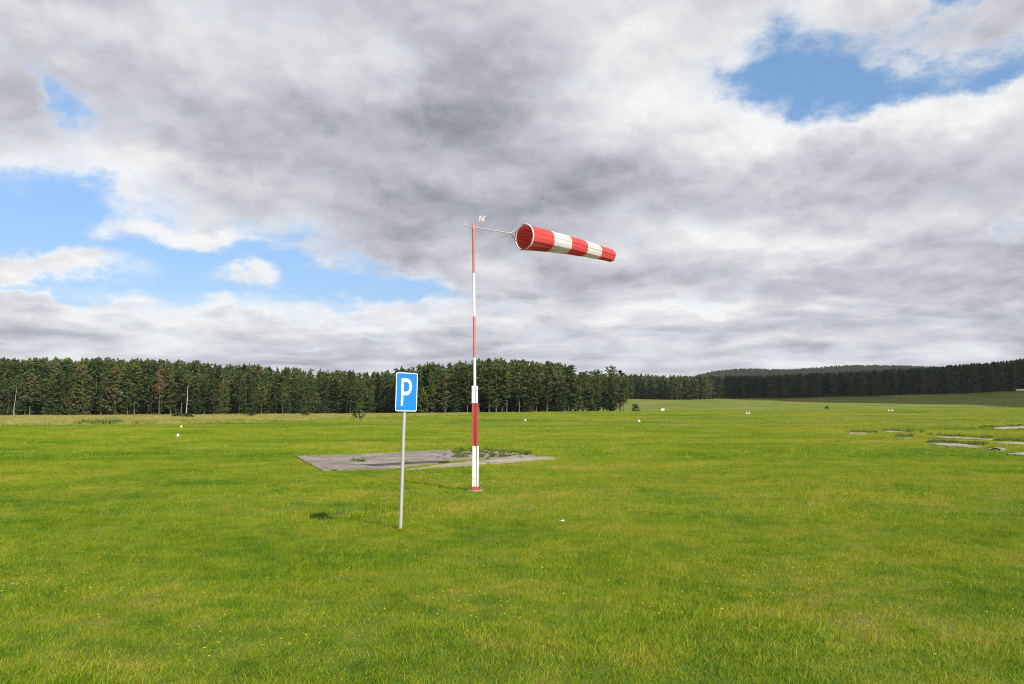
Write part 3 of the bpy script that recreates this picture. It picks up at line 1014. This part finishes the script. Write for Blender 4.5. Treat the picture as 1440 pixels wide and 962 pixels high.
wv = [blade_patch('weed', 110, 0.34, 0.07, 0.17, 0.030, 0.9, 70 + k, 'weed', (0.1, 0.05), 0.1) for k in range(3)]
scatter('weeds', 'leafy weeds on the slab and along broken paving edges', wv, wp, rng.integers(0, 3, len(wp)), rng.uniform(0, 6.28, len(wp)), wsz, cat='weeds')

# yellow hawkbit heads, in loose drifts
m_, q, out = material('yellow_petal')
principled(q, out, (0.72, 0.46, 0.015), 0.6, 0.2)
M['petal'] = m_
m_, q, out = material('flower_stalk')
principled(q, out, (0.10, 0.16, 0.03), 0.7, 0.2)
M['stalk'] = m_


def flower_proto(seed):
    r = np.random.default_rng(seed)
    h_ = r.uniform(0.09, 0.15)
    V, F = tube_np([(0, 0, -0.02), (0.008, 0, h_ * 0.6), (0.022, 0.006, h_)], [0.0015, 0.0013, 0.001], 4)
    c = np.array([0.022, 0.006, h_])
    nf = len(F); k = len(V); PV, PF = [], []
    for i in range(9):
        a_ = i * 6.283 / 9; b_ = a_ + 0.33
        rr = 0.013
        tip = c + np.array([math.cos(a_) * rr, math.sin(a_) * rr, 0.005])
        PV += [c, c + np.array([math.cos(a_ - .3) * rr * .7, math.sin(a_ - .3) * rr * .7, 0.004]), tip, c + np.array([math.cos(b_) * rr * .7, math.sin(b_) * rr * .7, 0.004])]
        PF.append([k + 4 * i, k + 4 * i + 1, k + 4 * i + 2, k + 4 * i + 3])
    me = np_mesh('flower', np.concatenate([V, np.array(PV)]), np.concatenate([F, np.array(PF)]))
    me.materials.append(M['stalk']); me.materials.append(M['petal'])
    me.polygons.foreach_set('material_index', np.array([0] * nf + [1] * 9, dtype=np.int32))
    return bpy.data.objects.new('flower', me)


fp = []
for (px, py, rad, n_) in ((20, 835, 0.55, 60), (130, 808, 0.6, 16), (160, 795, 0.7, 22), (100, 850, 0.5, 18), (320, 920, 0.3, 6), (420, 912, 0.3, 6), (490, 735, 1.3, 90), (420, 745, 1.2, 60), (545, 735, 1.2, 50),
                          (620, 850, 0.6, 10), (680, 870, 0.4, 12), (930, 870, 0.5, 12), (1270, 770, 0.8, 24), (1100, 745, 1.2, 20), (1200, 800, 1.0, 14), (1020, 845, 0.5, 10), (1390, 740, 1.2, 20),
                          (900, 800, 2.0, 40), (750, 760, 2.5, 40), (300, 850, 1.5, 40), (700, 830, 1.6, 40), (1100, 850, 1.6, 40), (1350, 820, 1.4, 40), (1000, 720, 3.5, 70), (520, 700, 2.5, 60), (300, 780, 2.0, 26), (1150, 650, 6.0, 80), (900, 680, 6.0, 90), (250, 700, 5.0, 60), (1300, 700, 4.0, 50)):
    c = hit(px, py)
    for _ in range(n_):
        x_, y_ = c.x + rng.normal(0, rad * 0.6), c.y + rng.normal(0, rad * 0.6)
        fp.append((x_, y_, hz(x_, y_)))
fv = [flower_proto(k) for k in range(4)]
scatter('yellow_flowers', 'small yellow flower heads scattered through the turf', fv, fp, rng.integers(0, 4, len(fp)), rng.uniform(0, 6.28, len(fp)), rng.uniform(0.55, 1.0, len(fp)), cat='flowers')

# ------------------------------------------------------------------ painted metal and cloth
def paint(name, col, rough=0.45, wear=(0.4, 0.35, 0.3), amount=0.25, scale=14.0, metal=0.0):
    m_, q, out = material(name)
    tc = q.n('ShaderNodeTexCoord').outputs['Object']
    n1 = q.noise(tc, scale, 5.0, 0.65, 0.4)
    n2 = q.noise(tc, scale * 0.18, 3.0, 0.5)
    c = q.mix(q.rng(n1, 0.58, 0.80, 0.0, amount), col, wear)
    c = q.mix(q.rng(n2, 0.3, 0.8, 0.0, amount * 0.6), c, tuple(0.8 * a_ for a_ in col))
    principled(q, out, c, rough, 0.4, metal)
    return m_


M['white'] = paint('white_paint', (0.78, 0.77, 0.75), 0.5, (0.36, 0.29, 0.24), 0.4)
M['red'] = paint('red_paint', (0.36, 0.055, 0.045), 0.55, (0.45, 0.25, 0.2), 0.3)
M['red_faded'] = paint('faded_red_paint', (0.44, 0.16, 0.13), 0.6, (0.40, 0.27, 0.22), 0.6)
M['steel'] = paint('galvanised_steel', (0.42, 0.41, 0.385), 0.5, (0.30, 0.29, 0.265), 0.5, 20.0, 0.25)
M['dark'] = paint('dark_steel', (0.075, 0.065, 0.060), 0.5, (0.16, 0.09, 0.05), 0.5)
M['blue'] = paint('blue_sign_sheet', (0.010, 0.175, 0.60), 0.35, (0.16, 0.32, 0.62), 0.30, 22.0)
M['sign_white'] = paint('white_sign_sheet', (0.72, 0.71, 0.70), 0.4, (0.55, 0.44, 0.40), 0.4, 16.0)
M['footing'] = concrete_material('footing_concrete', [(0.3, (0.26, 0.17, 0.12)), (0.8, (0.38, 0.27, 0.20))])


def cloth(name, col, trans):
    m_, q, out = material(name)
    tc = q.n('ShaderNodeTexCoord').outputs['Object']
    dirt = q.noise(tc, 3.0, 5.0, 0.6, 0.3)
    c = q.mix(q.rng(dirt, 0.45, 0.8, 0.0, 0.3), col, tuple(0.72 * a_ for a_ in col))
    p1 = q.n('ShaderNodeBsdfPrincipled'); q.put(p1.inputs['Base Color'], c)
    q.put(p1.inputs['Roughness'], 0.75); q.put(p1.inputs['Specular IOR Level'], 0.2); q.put(p1.inputs['Sheen Weight'], 0.15)
    bn = q.n('ShaderNodeBump'); bn.inputs['Distance'].default_value = 0.03; bn.inputs['Strength'].default_value = 0.5
    q.put(bn.inputs['Height'], q.noise(tc, 5.5, 4.0, 0.55, 0.8)); q.put(p1.inputs['Normal'], bn.outputs[0])
    tr = q.n('ShaderNodeBsdfTranslucent'); q.put(tr.inputs[0], c)
    mxs = q.n('ShaderNodeMixShader'); mxs.inputs[0].default_value = trans
    m_.node_tree.links.new(p1.outputs[0], mxs.inputs[1]); m_.node_tree.links.new(tr.outputs[0], mxs.inputs[2])
    m_.node_tree.links.new(mxs.outputs[0], out.inputs[0])
    return m_


M['cloth_red'] = cloth('red_sock_cloth', (0.63, 0.078, 0.075), 0.40)
M['cloth_white'] = cloth('white_sock_cloth', (0.70, 0.685, 0.67), 0.40)


def add_tube(bm, pts, rads, k=12, mi=0, caps=True):
    v, f = tube_np([tuple(p_) for p_ in pts], rads, k)
    vs = [bm.verts.new(c) for c in v]
    for q_ in f:
        fc = bm.faces.new([vs[i] for i in q_]); fc.material_index = mi; fc.smooth = True
    if caps:
        for loop in (vs[:k][::-1], vs[-k:]):
            bm.faces.new([bm.verts.new(v_.co) for v_ in loop]).material_index = mi
    return vs


def add_box(bm, c, s, mi=0, bevel=0.0, rot=None):
    r_ = bmesh.ops.create_cube(bm, size=1.0)
    vs = r_['verts']
    mt = Matrix.Translation(c) @ (rot.to_4x4() if rot else Matrix.Identity(4)) @ Matrix.Diagonal((*s, 1))
    bmesh.ops.transform(bm, matrix=mt, verts=vs)
    for f in {f for v in vs for f in v.link_faces}: f.material_index = mi
    if bevel:
        bmesh.ops.bevel(bm, geom=list({e for v in vs for e in v.link_edges}), offset=bevel, segments=2, affect='EDGES')


def ring_solid(bm, outer, depth_vec, mi=0):
    """Extrude a closed outline."""
    a_ = [bm.verts.new(p_) for p_ in outer]; b_ = [bm.verts.new(Vector(p_) + depth_vec) for p_ in outer]
    fs = [bm.faces.new(a_), bm.faces.new(b_[::-1])]
    for i in range(len(a_)):
        j = (i + 1) % len(a_)
        fs.append(bm.faces.new((a_[i], b_[i], b_[j], a_[j])))
    for f in fs: f.material_index = mi
    return fs


# ------------------------------------------------------------------ windsock on its mast
base = hit(669, 691)
D0 = base.y
top = at(665.6, 318.5, D0)
ws = thing('windsock', 'red and white striped windsock blowing from a banded mast', 'windsock', base)
T = top - base                                       # in the thing's own space
up = T.normalized()


def on_mast(py):
    """Height along the mast, from its foot, of a photo row."""
    f = (691 - py) / (691 - 318.5)
    lo, hi = 0.0, 1.0
    for _ in range(40):
        m2 = 0.5 * (lo + hi)
        w = base + T * m2
        e_ = math.atan2(w.z - CAM_H, math.hypot(w.x, w.y))
        a_ = math.atan2(w.x, w.y)
        # row of that point
        v = Vector((w.x, w.y, w.z - CAM_H))
        zc = v.y * math.cos(PITCH) + v.z * math.sin(PITCH); yc = -v.y * math.sin(PITCH) + v.z * math.cos(PITCH)
        row = 481 - FPX * yc / zc
        if row > py: lo = m2
        else: hi = m2
    return lo


bm = bmesh.new()
bands = [(690, 627, 1), (627, 567, 2), (567, 503, 1), (503, 445, 0), (445, 384, 1), (384, 317, 0)]
for lo, hi, mi in bands:
    a_, b_ = on_mast(lo), on_mast(hi)
    rad = 0.036 if lo > 540 else 0.033 if mi == 0 else 0.032
    add_tube(bm, [T * a_, T * (a_ + b_) / 2, T * b_], [rad] * 3, 14, mi)
obj('mast', bm, (M['red_faded'], M['white'], M['red']), ws)
for s_ in (-1, 1):
    bm = bmesh.new()
    zz = [on_mast(p_) for p_ in (685, 627, 567, 543)]
    for (a_, b_, mi) in ((zz[0], zz[1], 0), (zz[1], zz[2], 1), (zz[2], zz[3], 0)):
        c0, c1 = T * a_, T * b_
        mid_ = (c0 + c1) / 2 + Vector((s_ * 0.054, -0.012, 0))
        add_box(bm, mid_, (0.044, 0.10, (c1 - c0).length), mi, 0.004 if mi == 0 else 0.0)
    pst = obj('support_post', bm, (M['white'], M['red']), ws)
    bm = bmesh.new()
    for p_ in (549, 672):
        c = T * on_mast(p_) + Vector((s_ * 0.054, -0.066, 0))
        add_tube(bm, [c, c + Vector((0, -0.018, 0))], [0.008, 0.008], 6)
    obj('bolt', bm, M['steel'], pst)
bm = bmesh.new()
add_box(bm, Vector((0, -0.012, 0.05)), (0.175, 0.14, 0.15), 0, 0.006)
obj('foot', bm, M['red'], ws)
bm = bmesh.new()
bmesh.ops.create_cone(bm, cap_ends=True, segments=20, radius1=0.24, radius2=0.20, depth=0.12, matrix=Matrix.Translation((0, 0, -0.025)))
for v in bm.verts:
    v.co.x += 0.02 * math.sin(v.co.y * 37); v.co.y += 0.02 * math.sin(v.co.x * 29)
obj('footing', bm, M['footing'], ws)

# swivelling arm: level, pointing down wind, away to the right
swivel_w = at(718, 328, D0 + 0.90)
arm_dir = Vector((swivel_w.x - top.x, swivel_w.y - top.y, swivel_w.z - top.z + 0.04))
ring_w = at(738, 333.5, D0 + 1.25)
tail_w = at(859, 357.5, D0 + 3.75)
swv = swivel_w - base
tail_arm = at(650.5, 315.6, D0 - 0.25) - base
bm = bmesh.new()
add_tube(bm, [tail_arm, T + Vector((0, 0, -0.02)), swv], [0.010, 0.017, 0.014], 10)
arm = obj('swivel_arm', bm, M['steel'], ws)
bm = bmesh.new()
add_tube(bm, [T - up * 0.10, T - up * 0.02, T + up * 0.05], [0.041, 0.043, 0.030], 14)
add_tube(bm, [T + up * 0.05, T + up * 0.12], [0.012, 0.010], 8)
obj('mast_cap', bm, M['red_faded'], ws)
# compass letter on its bent wire
lw = at(677.5, 307.5, D0 + 0.12) - base
bm = bmesh.new()
wire_top = lw + Vector((-0.02, 0, -0.075))
add_tube(bm, [T + up * 0.03, T + up * 0.035 + Vector((0.10, 0.06, 0)), Vector((wire_top.x, wire_top.y, (T + up * 0.035).z)), wire_top], [0.006] * 4, 6)
stem = obj('letter_bracket', bm, M['red_faded'], ws)
bm = bmesh.new()
w_, h_, t_ = 0.052, 0.078, 0.024
yv = Vector((0, 0.012, 0))
for s_ in (-1, 1):
    ring_solid(bm, [lw + Vector((s_ * w_ - t_ / 2, 0, -h_)), lw + Vector((s_ * w_ + t_ / 2, 0, -h_)), lw + Vector((s_ * w_ + t_ / 2, 0, h_ * (1.0 if s_ < 0 else 0.85))), lw + Vector((s_ * w_ - t_ / 2, 0, h_ * (1.0 if s_ < 0 else 0.85)))], yv)
ring_solid(bm, [lw + Vector((-w_ - t_ / 2, -0.002, h_)), lw + Vector((-w_ + t_, -0.002, h_)), lw + Vector((w_ + t_ / 2, -0.002, -h_)), lw + Vector((w_ - t_, -0.002, -h_))], yv)
ring_solid(bm, [lw + Vector((w_ - 0.02, -0.004, h_ * 0.55)), lw + Vector((w_ + 0.055, -0.004, h_ * 0.62)), lw + Vector((w_ + 0.01, -0.004, h_ * 1.05))], yv)
bmesh.ops.recalc_face_normals(bm, faces=bm.faces)
obj('compass_letter', bm, paint('pale_letter_paint', (0.62, 0.47, 0.43), 0.6), ws)

# the sock itself
C0, C1 = ring_w - base, tail_w - base
axis_v = (C1 - C0); SL = axis_v.length; ax = axis_v.normalized()
side = ax.cross(Vector((0, 0, 1))).normalized(); upv = side.cross(ax).normalized()
R0, R1 = 0.342, 0.188
NS, NT = 72, 156
stripes = [0.0, 0.235, 0.445, 0.645, 0.825, 1.0]
bm = bmesh.new()
rs = random.Random(4)
fold = [(rs.randint(3, 16), rs.uniform(0, 6.28), rs.uniform(0.3, 1.0)) for _ in range(7)]
grid = []
for i in range(NS + 1):
    f = i / NS
    rad = R0 + (R1 - R0) * f ** 0.92
    rowv = []
    cen = C0 + axis_v * f - Vector((0, 0, 1)) * 0.05 * math.sin(f * math.pi) * -0.6 - Vector((0, 0, 1)) * 0.05 * f * f
    for j in range(NT):
        w = 2 * math.pi * j / NT
        rip = sum(a_ * math.cos(k_ * w + p_ + f * (2 + 0.3 * k_)) for k_, p_, a_ in fold) / 7
        amp = 0.019 + 0.010 * math.exp(-f * 9) + 0.006 * f
        sw = 0.010 * math.cos(f * 5 * math.pi * 2) * (0.4 + 0.6 * math.cos(w) ** 2)
        pleat = 0.008 * math.cos(26 * w + 1.5 * math.sin(3 * w)) * (0.4 + 0.6 * math.sin(2 * w + 1) ** 2) * math.exp(-f * 8)
        r_ = rad * (1 + 0.10 * 0) + amp * rip * 1.6 + sw * 0.6 + pleat - (0.012 if i == 0 else 0)
        rowv.append(bm.verts.new(cen + side * (math.cos(w) * r_) + upv * (math.sin(w) * r_)))
    grid.append(rowv)
for i in range(NS):
    f = (i + 0.5) / NS
    mi = sum(1 for s_ in stripes[1:-1] if f > s_) % 2
    for j in range(NT):
        j2 = (j + 1) % NT
        fc = bm.faces.new((grid[i][j], grid[i][j2], grid[i + 1][j2], grid[i + 1][j])); fc.material_index = mi; fc.smooth = True
bmesh.ops.recalc_face_normals(bm, faces=bm.faces)
sock = obj('sock', bm, (M['cloth_red'], M['cloth_white']), ws)
# gathered seams inside the mouth
bm = bmesh.new()
for k in range(20):
    w = 2 * math.pi * (k + 0.3 * rs.random()) / 20
    pts = []
    for i in range(7):
        f = 0.012 + 0.30 * i / 6
        r_ = (R0 + (R1 - R0) * f ** 0.92) - 0.018 - 0.03 * math.sin(math.pi * i / 6)
        w2 = w + 0.10 * math.sin(3 * f * 10 + k)
        pts.append(C0 + axis_v * f + side * (math.cos(w2) * r_) + upv * (math.sin(w2) * r_))
    add_tube(bm, pts, [0.004, 0.008, 0.010, 0.010, 0.009, 0.007, 0.004], 5)
obj('seam', bm, M['cloth_red'], sock)


def hoop(bm, c, rad, tube, mi=0, n_=64):
    pts = [c + side * (math.cos(2 * math.pi * i / n_) * rad) + upv * (math.sin(2 * math.pi * i / n_) * rad) for i in range(n_)]
    k = 8
    rr = []
    for i, p_ in enumerate(pts):
        o_ = (p_ - c).normalized()
        rr.append([bm.verts.new(p_ + o_ * (tube * math.cos(2 * math.pi * j / k)) + ax * (tube * math.sin(2 * math.pi * j / k))) for j in range(k)])
    for i in range(n_):
        for j in range(k):
            fc = bm.faces.new((rr[i][j], rr[(i + 1) % n_][j], rr[(i + 1) % n_][(j + 1) % k], rr[i][(j + 1) % k])); fc.smooth = True; fc.material_index = mi
bm = bmesh.new(); hoop(bm, C0 - ax * 0.012, R0 + 0.006, 0.018)
obj('hoop', bm, M['white'], ws)
bm = bmesh.new(); hoop(bm, C0 - ax * 0.05, R0 + 0.002, 0.007)
obj('wire_ring', bm, M['dark'], ws)
for k, w in enumerate((R(100), R(178), R(258))):
    bm = bmesh.new()
    e_ = C0 - ax * 0.04 + side * (math.cos(w) * R0) + upv * (math.sin(w) * R0)
    add_tube(bm, [swv, swv + (e_ - swv) * 0.5, e_], [0.009, 0.008, 0.007], 6)
    obj('bridle_bar', bm, M['dark'] if k == 2 else M['steel'], ws)
bm = bmesh.new()
bmesh.ops.create_uvsphere(bm, u_segments=10, v_segments=8, radius=0.028, matrix=Matrix.Translation(swv))
obj('swivel', bm, M['steel'], ws)

# ------------------------------------------------------------------ parking sign
pb = hit(563, 745.5)
sg = thing('parking_sign', 'blue parking sign with white letter P on a leaning grey post', 'sign', pb)
ptop = at(569.8, 535, pb.y) - pb
ul = ptop.normalized()
bm = bmesh.new()
add_tube(bm, [ul * -0.05, ptop * 0.5, ptop], [0.030] * 3, 18)
obj('post', bm, M['steel'], sg)
YAW = R(42)
wv_ = Vector((math.cos(YAW), math.sin(YAW), 0)); nv = Vector((math.sin(YAW), -math.cos(YAW), 0))
wv_ = (wv_ - ul * wv_.dot(ul)).normalized()
nv = wv_.cross(ul).normalized()
if nv.y > 0: nv = -nv
PW, PH = 0.435, 0.650
pc = at(569.6, 551.3, pb.y) - pb + nv * 0.045


def rounded(w, h, r_, k=6):
    res = []
    for cx_, cy_, a0 in ((w - r_, h - r_, 0), (-w + r_, h - r_, 90), (-w + r_, -h + r_, 180), (w - r_, -h + r_, 270)):
        for i in range(k + 1):
            a_ = R(a0 + 90 * i / k)
            res.append((cx_ + r_ * math.cos(a_), cy_ + r_ * math.sin(a_)))
    return res


def on_plate(u, v, lift=0.0):
    return pc + wv_ * u + ul * v + nv * lift


bm = bmesh.new()
ring_solid(bm, [on_plate(u, v, 0.0) for u, v in rounded(PW / 2, PH / 2, 0.035)], nv * -0.012)
bmesh.ops.recalc_face_normals(bm, faces=bm.faces)
plate = obj('plate', bm, M['blue'], sg)
# white border
bm = bmesh.new()
o1 = rounded(PW / 2, PH / 2, 0.035); o2 = rounded(PW / 2 - 0.0135, PH / 2 - 0.0135, 0.024)
va = [bm.verts.new(on_plate(u, v, 0.003)) for u, v in o1]; vb = [bm.verts.new(on_plate(u, v, 0.003)) for u, v in o2]
vc = [bm.verts.new(on_plate(u, v, 0.0008)) for u, v in o1]; vd = [bm.verts.new(on_plate(u, v, 0.0008)) for u, v in o2]
n_ = len(o1)
for i in range(n_):
    j = (i + 1) % n_
    bm.faces.new((va[i], va[j], vb[j], vb[i])); bm.faces.new((va[i], vc[i], vc[j], va[j])); bm.faces.new((vb[i], vb[j], vd[j], vd[i]))
bmesh.ops.recalc_face_normals(bm, faces=bm.faces)
obj('border', bm, M['sign_white'], plate)
# letter P
def frac(fx, fy):
    return ((fx - 0.5) * PW, (0.5 - fy) * PH)
L0, L1, TP, BT, BB, RT = 0.250, 0.350, 0.150, 0.855, 0.585, 0.740
outline = [frac(L0, BT), frac(L0, TP)]
cxr = 0.50
for i in range(13):
    a_ = R(90 - 180 * i / 12)
    outline.append(frac(cxr + (RT - cxr) * math.cos(a_), (TP + BB) / 2 - (BB - TP) / 2 * math.sin(a_)))
outline += [frac(L1, BB), frac(L1, BT)]
inner = [frac(L1, BB - 0.092), frac(L1, TP + 0.092)]
for i in range(11):
    a_ = R(90 - 180 * i / 10)
    inner.append(frac(cxr - 0.01 + (RT - cxr - 0.100) * math.cos(a_), (TP + BB) / 2 - ((BB - TP) / 2 - 0.092) * math.sin(a_)))
bm = bmesh.new()
ev = []
for loop in (outline, inner):
    vs = [bm.verts.new(on_plate(u, v, 0.0032)) for u, v in loop]
    ev += [bm.edges.new((vs[i], vs[(i + 1) % len(vs)])) for i in range(len(vs))]
bmesh.ops.triangle_fill(bm, edges=ev, use_beauty=True)
ext = bmesh.ops.extrude_face_region(bm, geom=list(bm.faces))
bmesh.ops.translate(bm, verts=[v for v in ext['geom'] if isinstance(v, bmesh.types.BMVert)], vec=nv * -0.0024)
bmesh.ops.recalc_face_normals(bm, faces=bm.faces)
obj('letter', bm, M['sign_white'], plate)
for v_ in (0.245, -0.262):
    bm = bmesh.new()
    c = on_plate(0.01, v_, 0.001)
    add_tube(bm, [c, c + nv * 0.008], [0.010, 0.008], 8)
    obj('bolt', bm, M['dark'], plate)
    bm = bmesh.new()
    c = on_plate(0.0, v_, -0.045)
    add_tube(bm, [c - ul * 0.018, c + ul * 0.018], [0.041, 0.041], 16)
    add_box(bm, on_plate(0.0, v_, -0.018), (0.09, 0.014, 0.036), 0, 0.0, Matrix((wv_, nv, ul)).transposed())
    obj('clamp', bm, M['steel'], sg)
for u_, v_ in ((0.10, -0.225), (0.185, -0.25), (0.03, -0.215)):
    pass

# ------------------------------------------------------------------ runway markers
M['marker'] = paint('white_marker_paint', (0.52, 0.51, 0.47), 0.6, (0.55, 0.5, 0.4), 0.2)


def marker(label, px, py, w, h, rz, group='white runway markers'):
    p_ = hit(px, py)
    root = thing('runway_marker', label, 'runway marker', p_, rz, group)
    bm = bmesh.new()
    # four-sided cone of painted board with a cut top
    prof = [(w * 0.5, 0.0), (w * 0.47, h * 0.06), (w * 0.10, h * 0.96), (w * 0.03, h)]
    rows_ = []
    for r_, z in prof:
        rows_.append([bm.verts.new((r_ * a_, r_ * b_, z)) for a_, b_ in ((1, 1), (-1, 1), (-1, -1), (1, -1))])
    for a_, b_ in zip(rows_, rows_[1:]):
        for j in range(4): bm.faces.new((a_[j], a_[(j + 1) % 4], b_[(j + 1) % 4], b_[j]))
    bm.faces.new(rows_[-1]); bm.faces.new(rows_[0][::-1])
    obj('cone', bm, M['marker'], root)
    bm = bmesh.new()
    for a_, b_ in ((1, 0), (-1, 0), (0, 1), (0, -1)):
        add_box(bm, Vector((a_ * w * 0.56, b_ * w * 0.56, 0.012)), (0.10 if a_ else w * 0.9, 0.10 if b_ else w * 0.9, 0.02), 0, 0.003)
    obj('skirt', bm, M['marker'], root)
    return root


marker('white marker cone on the grass, nearer of the two at the left', 250, 614, 0.24, 0.24, 0.5)
marker('white marker cone on the grass, farther of the two at the left', 255, 601.5, 0.30, 0.29, 0.2)
marker('single white marker cone on the field below the trees right of the windsock pole', 738.5, 592.5, 0.36, 0.36, 0.7)
marker('white marker cone tipped sideways on the field below the end of the grove', 898.5, 593.5, 0.36, 0.36, 0.3)
marker('faint left marker of the pair on the brow right of the white board', 1050, 582.0, 0.40, 0.40, 0.2)
marker('bright right marker of the pair on the brow right of the white board', 1053.7, 582.0, 0.47, 0.47, 0.8)
marker('duller left marker of the pair on the brow above the broken paving', 1249.6, 578.2, 0.43, 0.45, 0.2)
marker('brighter right marker of the pair on the brow above the broken paving', 1254.6, 578.2, 0.52, 0.47, 0.6)
marker('lone white marker on the brow at the far right edge', 1416.8, 572.6, 0.45, 0.40, 0.4)

# white board standing on the brow beside the grove
bp = hit(932, 578.6)
bd = thing('marker_board', 'small white board on two legs on the brow right of the grove', 'sign board', bp)
bm = bmesh.new(); add_box(bm, Vector((0, 0, 0.52)), (0.98, 0.04, 0.66), 0, 0.01)
obj('panel', bm, M['marker'], bd)
for s_ in (-1, 1):
    bm = bmesh.new(); add_box(bm, Vector((s_ * 0.38, 0.045, 0.33)), (0.06, 0.05, 0.80), 0, 0.005)
    obj('leg', bm, M['steel'], bd)

# wrapped bales by the far wood
m_, q, out = material('bale_wrap')
tc = q.n('ShaderNodeTexCoord').outputs['Object']
principled(q, out, (0.80, 0.82, 0.80), 0.35, 0.4, bump=q.noise(tc, 6.0, 3.0, 0.6), bump_d=0.05)
M['wrap'] = m_
bale_me = None
b0 = hit(1429.5, 550.3)
for k in range(4):
    if bale_me is None:
        bm = bmesh.new()
        pr = [(0.0, 0.50), (0.02, 0.62), (0.10, 0.70), (0.3, 0.73), (0.95, 0.73), (1.15, 0.70), (1.23, 0.62), (1.25, 0.50)]
        rows_ = []
        for x_, r_ in pr:
            rows_.append([bm.verts.new((x_ - 0.625, r_ * math.cos(2 * math.pi * j / 18), max(0.72 + r_ * math.sin(2 * math.pi * j / 18), 0.03))) for j in range(18)])
        for a_, b_ in zip(rows_, rows_[1:]):
            for j in range(18): bm.faces.new((a_[j], b_[j], b_[(j + 1) % 18], a_[(j + 1) % 18])).smooth = True
        bm.faces.new(rows_[0][::-1]); bm.faces.new(rows_[-1])
        bmesh.ops.recalc_face_normals(bm, faces=bm.faces)
        o = obj('straw_bale', bm, M['wrap']); bale_me = o.data
    else:
        o = bpy.data.objects.new('straw_bale', bale_me); COL.objects.link(o)
    x_ = b0.x + k * 2.35 + 0.5; y_ = b0.y + 0.4 * k
    o.location = (x_, y_, hz(x_, y_)); o.scale = (1.35, 1.1, 1.15); o.rotation_euler = (0, 0, 0.1 * k - 0.1)
    tag(o, ('white wrapped bale at the left end of the row by the far wood', 'white wrapped bale second from the left in the row by the far wood', 'white wrapped bale third from the left in the row by the far wood', 'white wrapped bale cut by the right frame edge by the far wood')[k], 'bale', 'white wrapped bales')

# a scrap of white paper caught in the grass
lp = hit(790, 739.5)
bm = bmesh.new()
rp = random.Random(2)
gridv = [[bm.verts.new((0.026 * (i - 2), 0.02 * (j - 1.5), 0.085 + rp.uniform(-0.015, 0.02))) for j in range(4)] for i in range(5)]
for i in range(4):
    for j in range(3): bm.faces.new((gridv[i][j], gridv[i + 1][j], gridv[i + 1][j + 1], gridv[i][j + 1]))
ret = bmesh.ops.extrude_face_region(bm, geom=list(bm.faces))
bmesh.ops.translate(bm, verts=[v for v in ret['geom'] if isinstance(v, bmesh.types.BMVert)], vec=(0, 0, -0.004))
bmesh.ops.recalc_face_normals(bm, faces=bm.faces)
o = obj('paper_scrap', bm, M['sign_white']); o.location = lp
tag(o, 'crumpled scrap of white paper lying in the grass', 'litter')

# ------------------------------------------------------------------ cumulus out of view, added to cast shade on the far right field
bm = bmesh.new()
bmesh.ops.create_icosphere(bm, subdivisions=6, radius=1.0)
TX, TY, CZ = 515.0, 620.0, 750.0
k_ = CZ / SUN_DIR.z
CCX, CCY = TX + SUN_DIR.x * k_, TY + SUN_DIR.y * k_
for v in bm.verts:
    p_ = v.co.normalized()
    f = 1.0 + 0.30 * mnoise.fractal(p_ * 1.6 + Vector((3, 1, 7)), 0.8, 2.0, 5) + 0.10 * abs(mnoise.noise(p_ * 6.0))
    z = p_.z * f
    v.co = Vector((p_.x * f * 330.0, p_.y * f * 265.0, (z * 150.0 if z > 0 else z * 45.0)))
m_, q, out = material('shading_cloud')
principled(q, out, (0.85, 0.85, 0.86), 1.0, 0.0)
cl = obj('cloud', bm, m_, None, True)
cl.location = (CCX, CCY, CZ)
tag(cl, 'heaped cloud out of view on the right, added to shade the far field', 'cloud', kind='structure')

# ------------------------------------------------------------------ thin summer haze over the whole place
m_ = bpy.data.materials.new('haze_air'); m_.use_nodes = True
m_.node_tree.nodes.clear()
q = NG(m_.node_tree)
out = q.n('ShaderNodeOutputMaterial')
pv = q.n('ShaderNodeVolumePrincipled')
pv.inputs['Color'].default_value = (0.80, 0.88, 1.0, 1.0)
pv.inputs['Density'].default_value = 0.00004
m_.node_tree.links.new(pv.outputs[0], out.inputs['Volume'])
bm = bmesh.new()
bmesh.ops.create_cube(bm, size=1.0)
for v in bm.verts:
    v.co.x *= 8700; v.co.y = -400 + (v.co.y + 0.5) * 7600; v.co.z = -6 + (v.co.z + 0.5) * 171
o = obj('haze', bm, m_)
tag(o, 'thin pale haze in the air over the airfield', 'haze', kind='stuff')
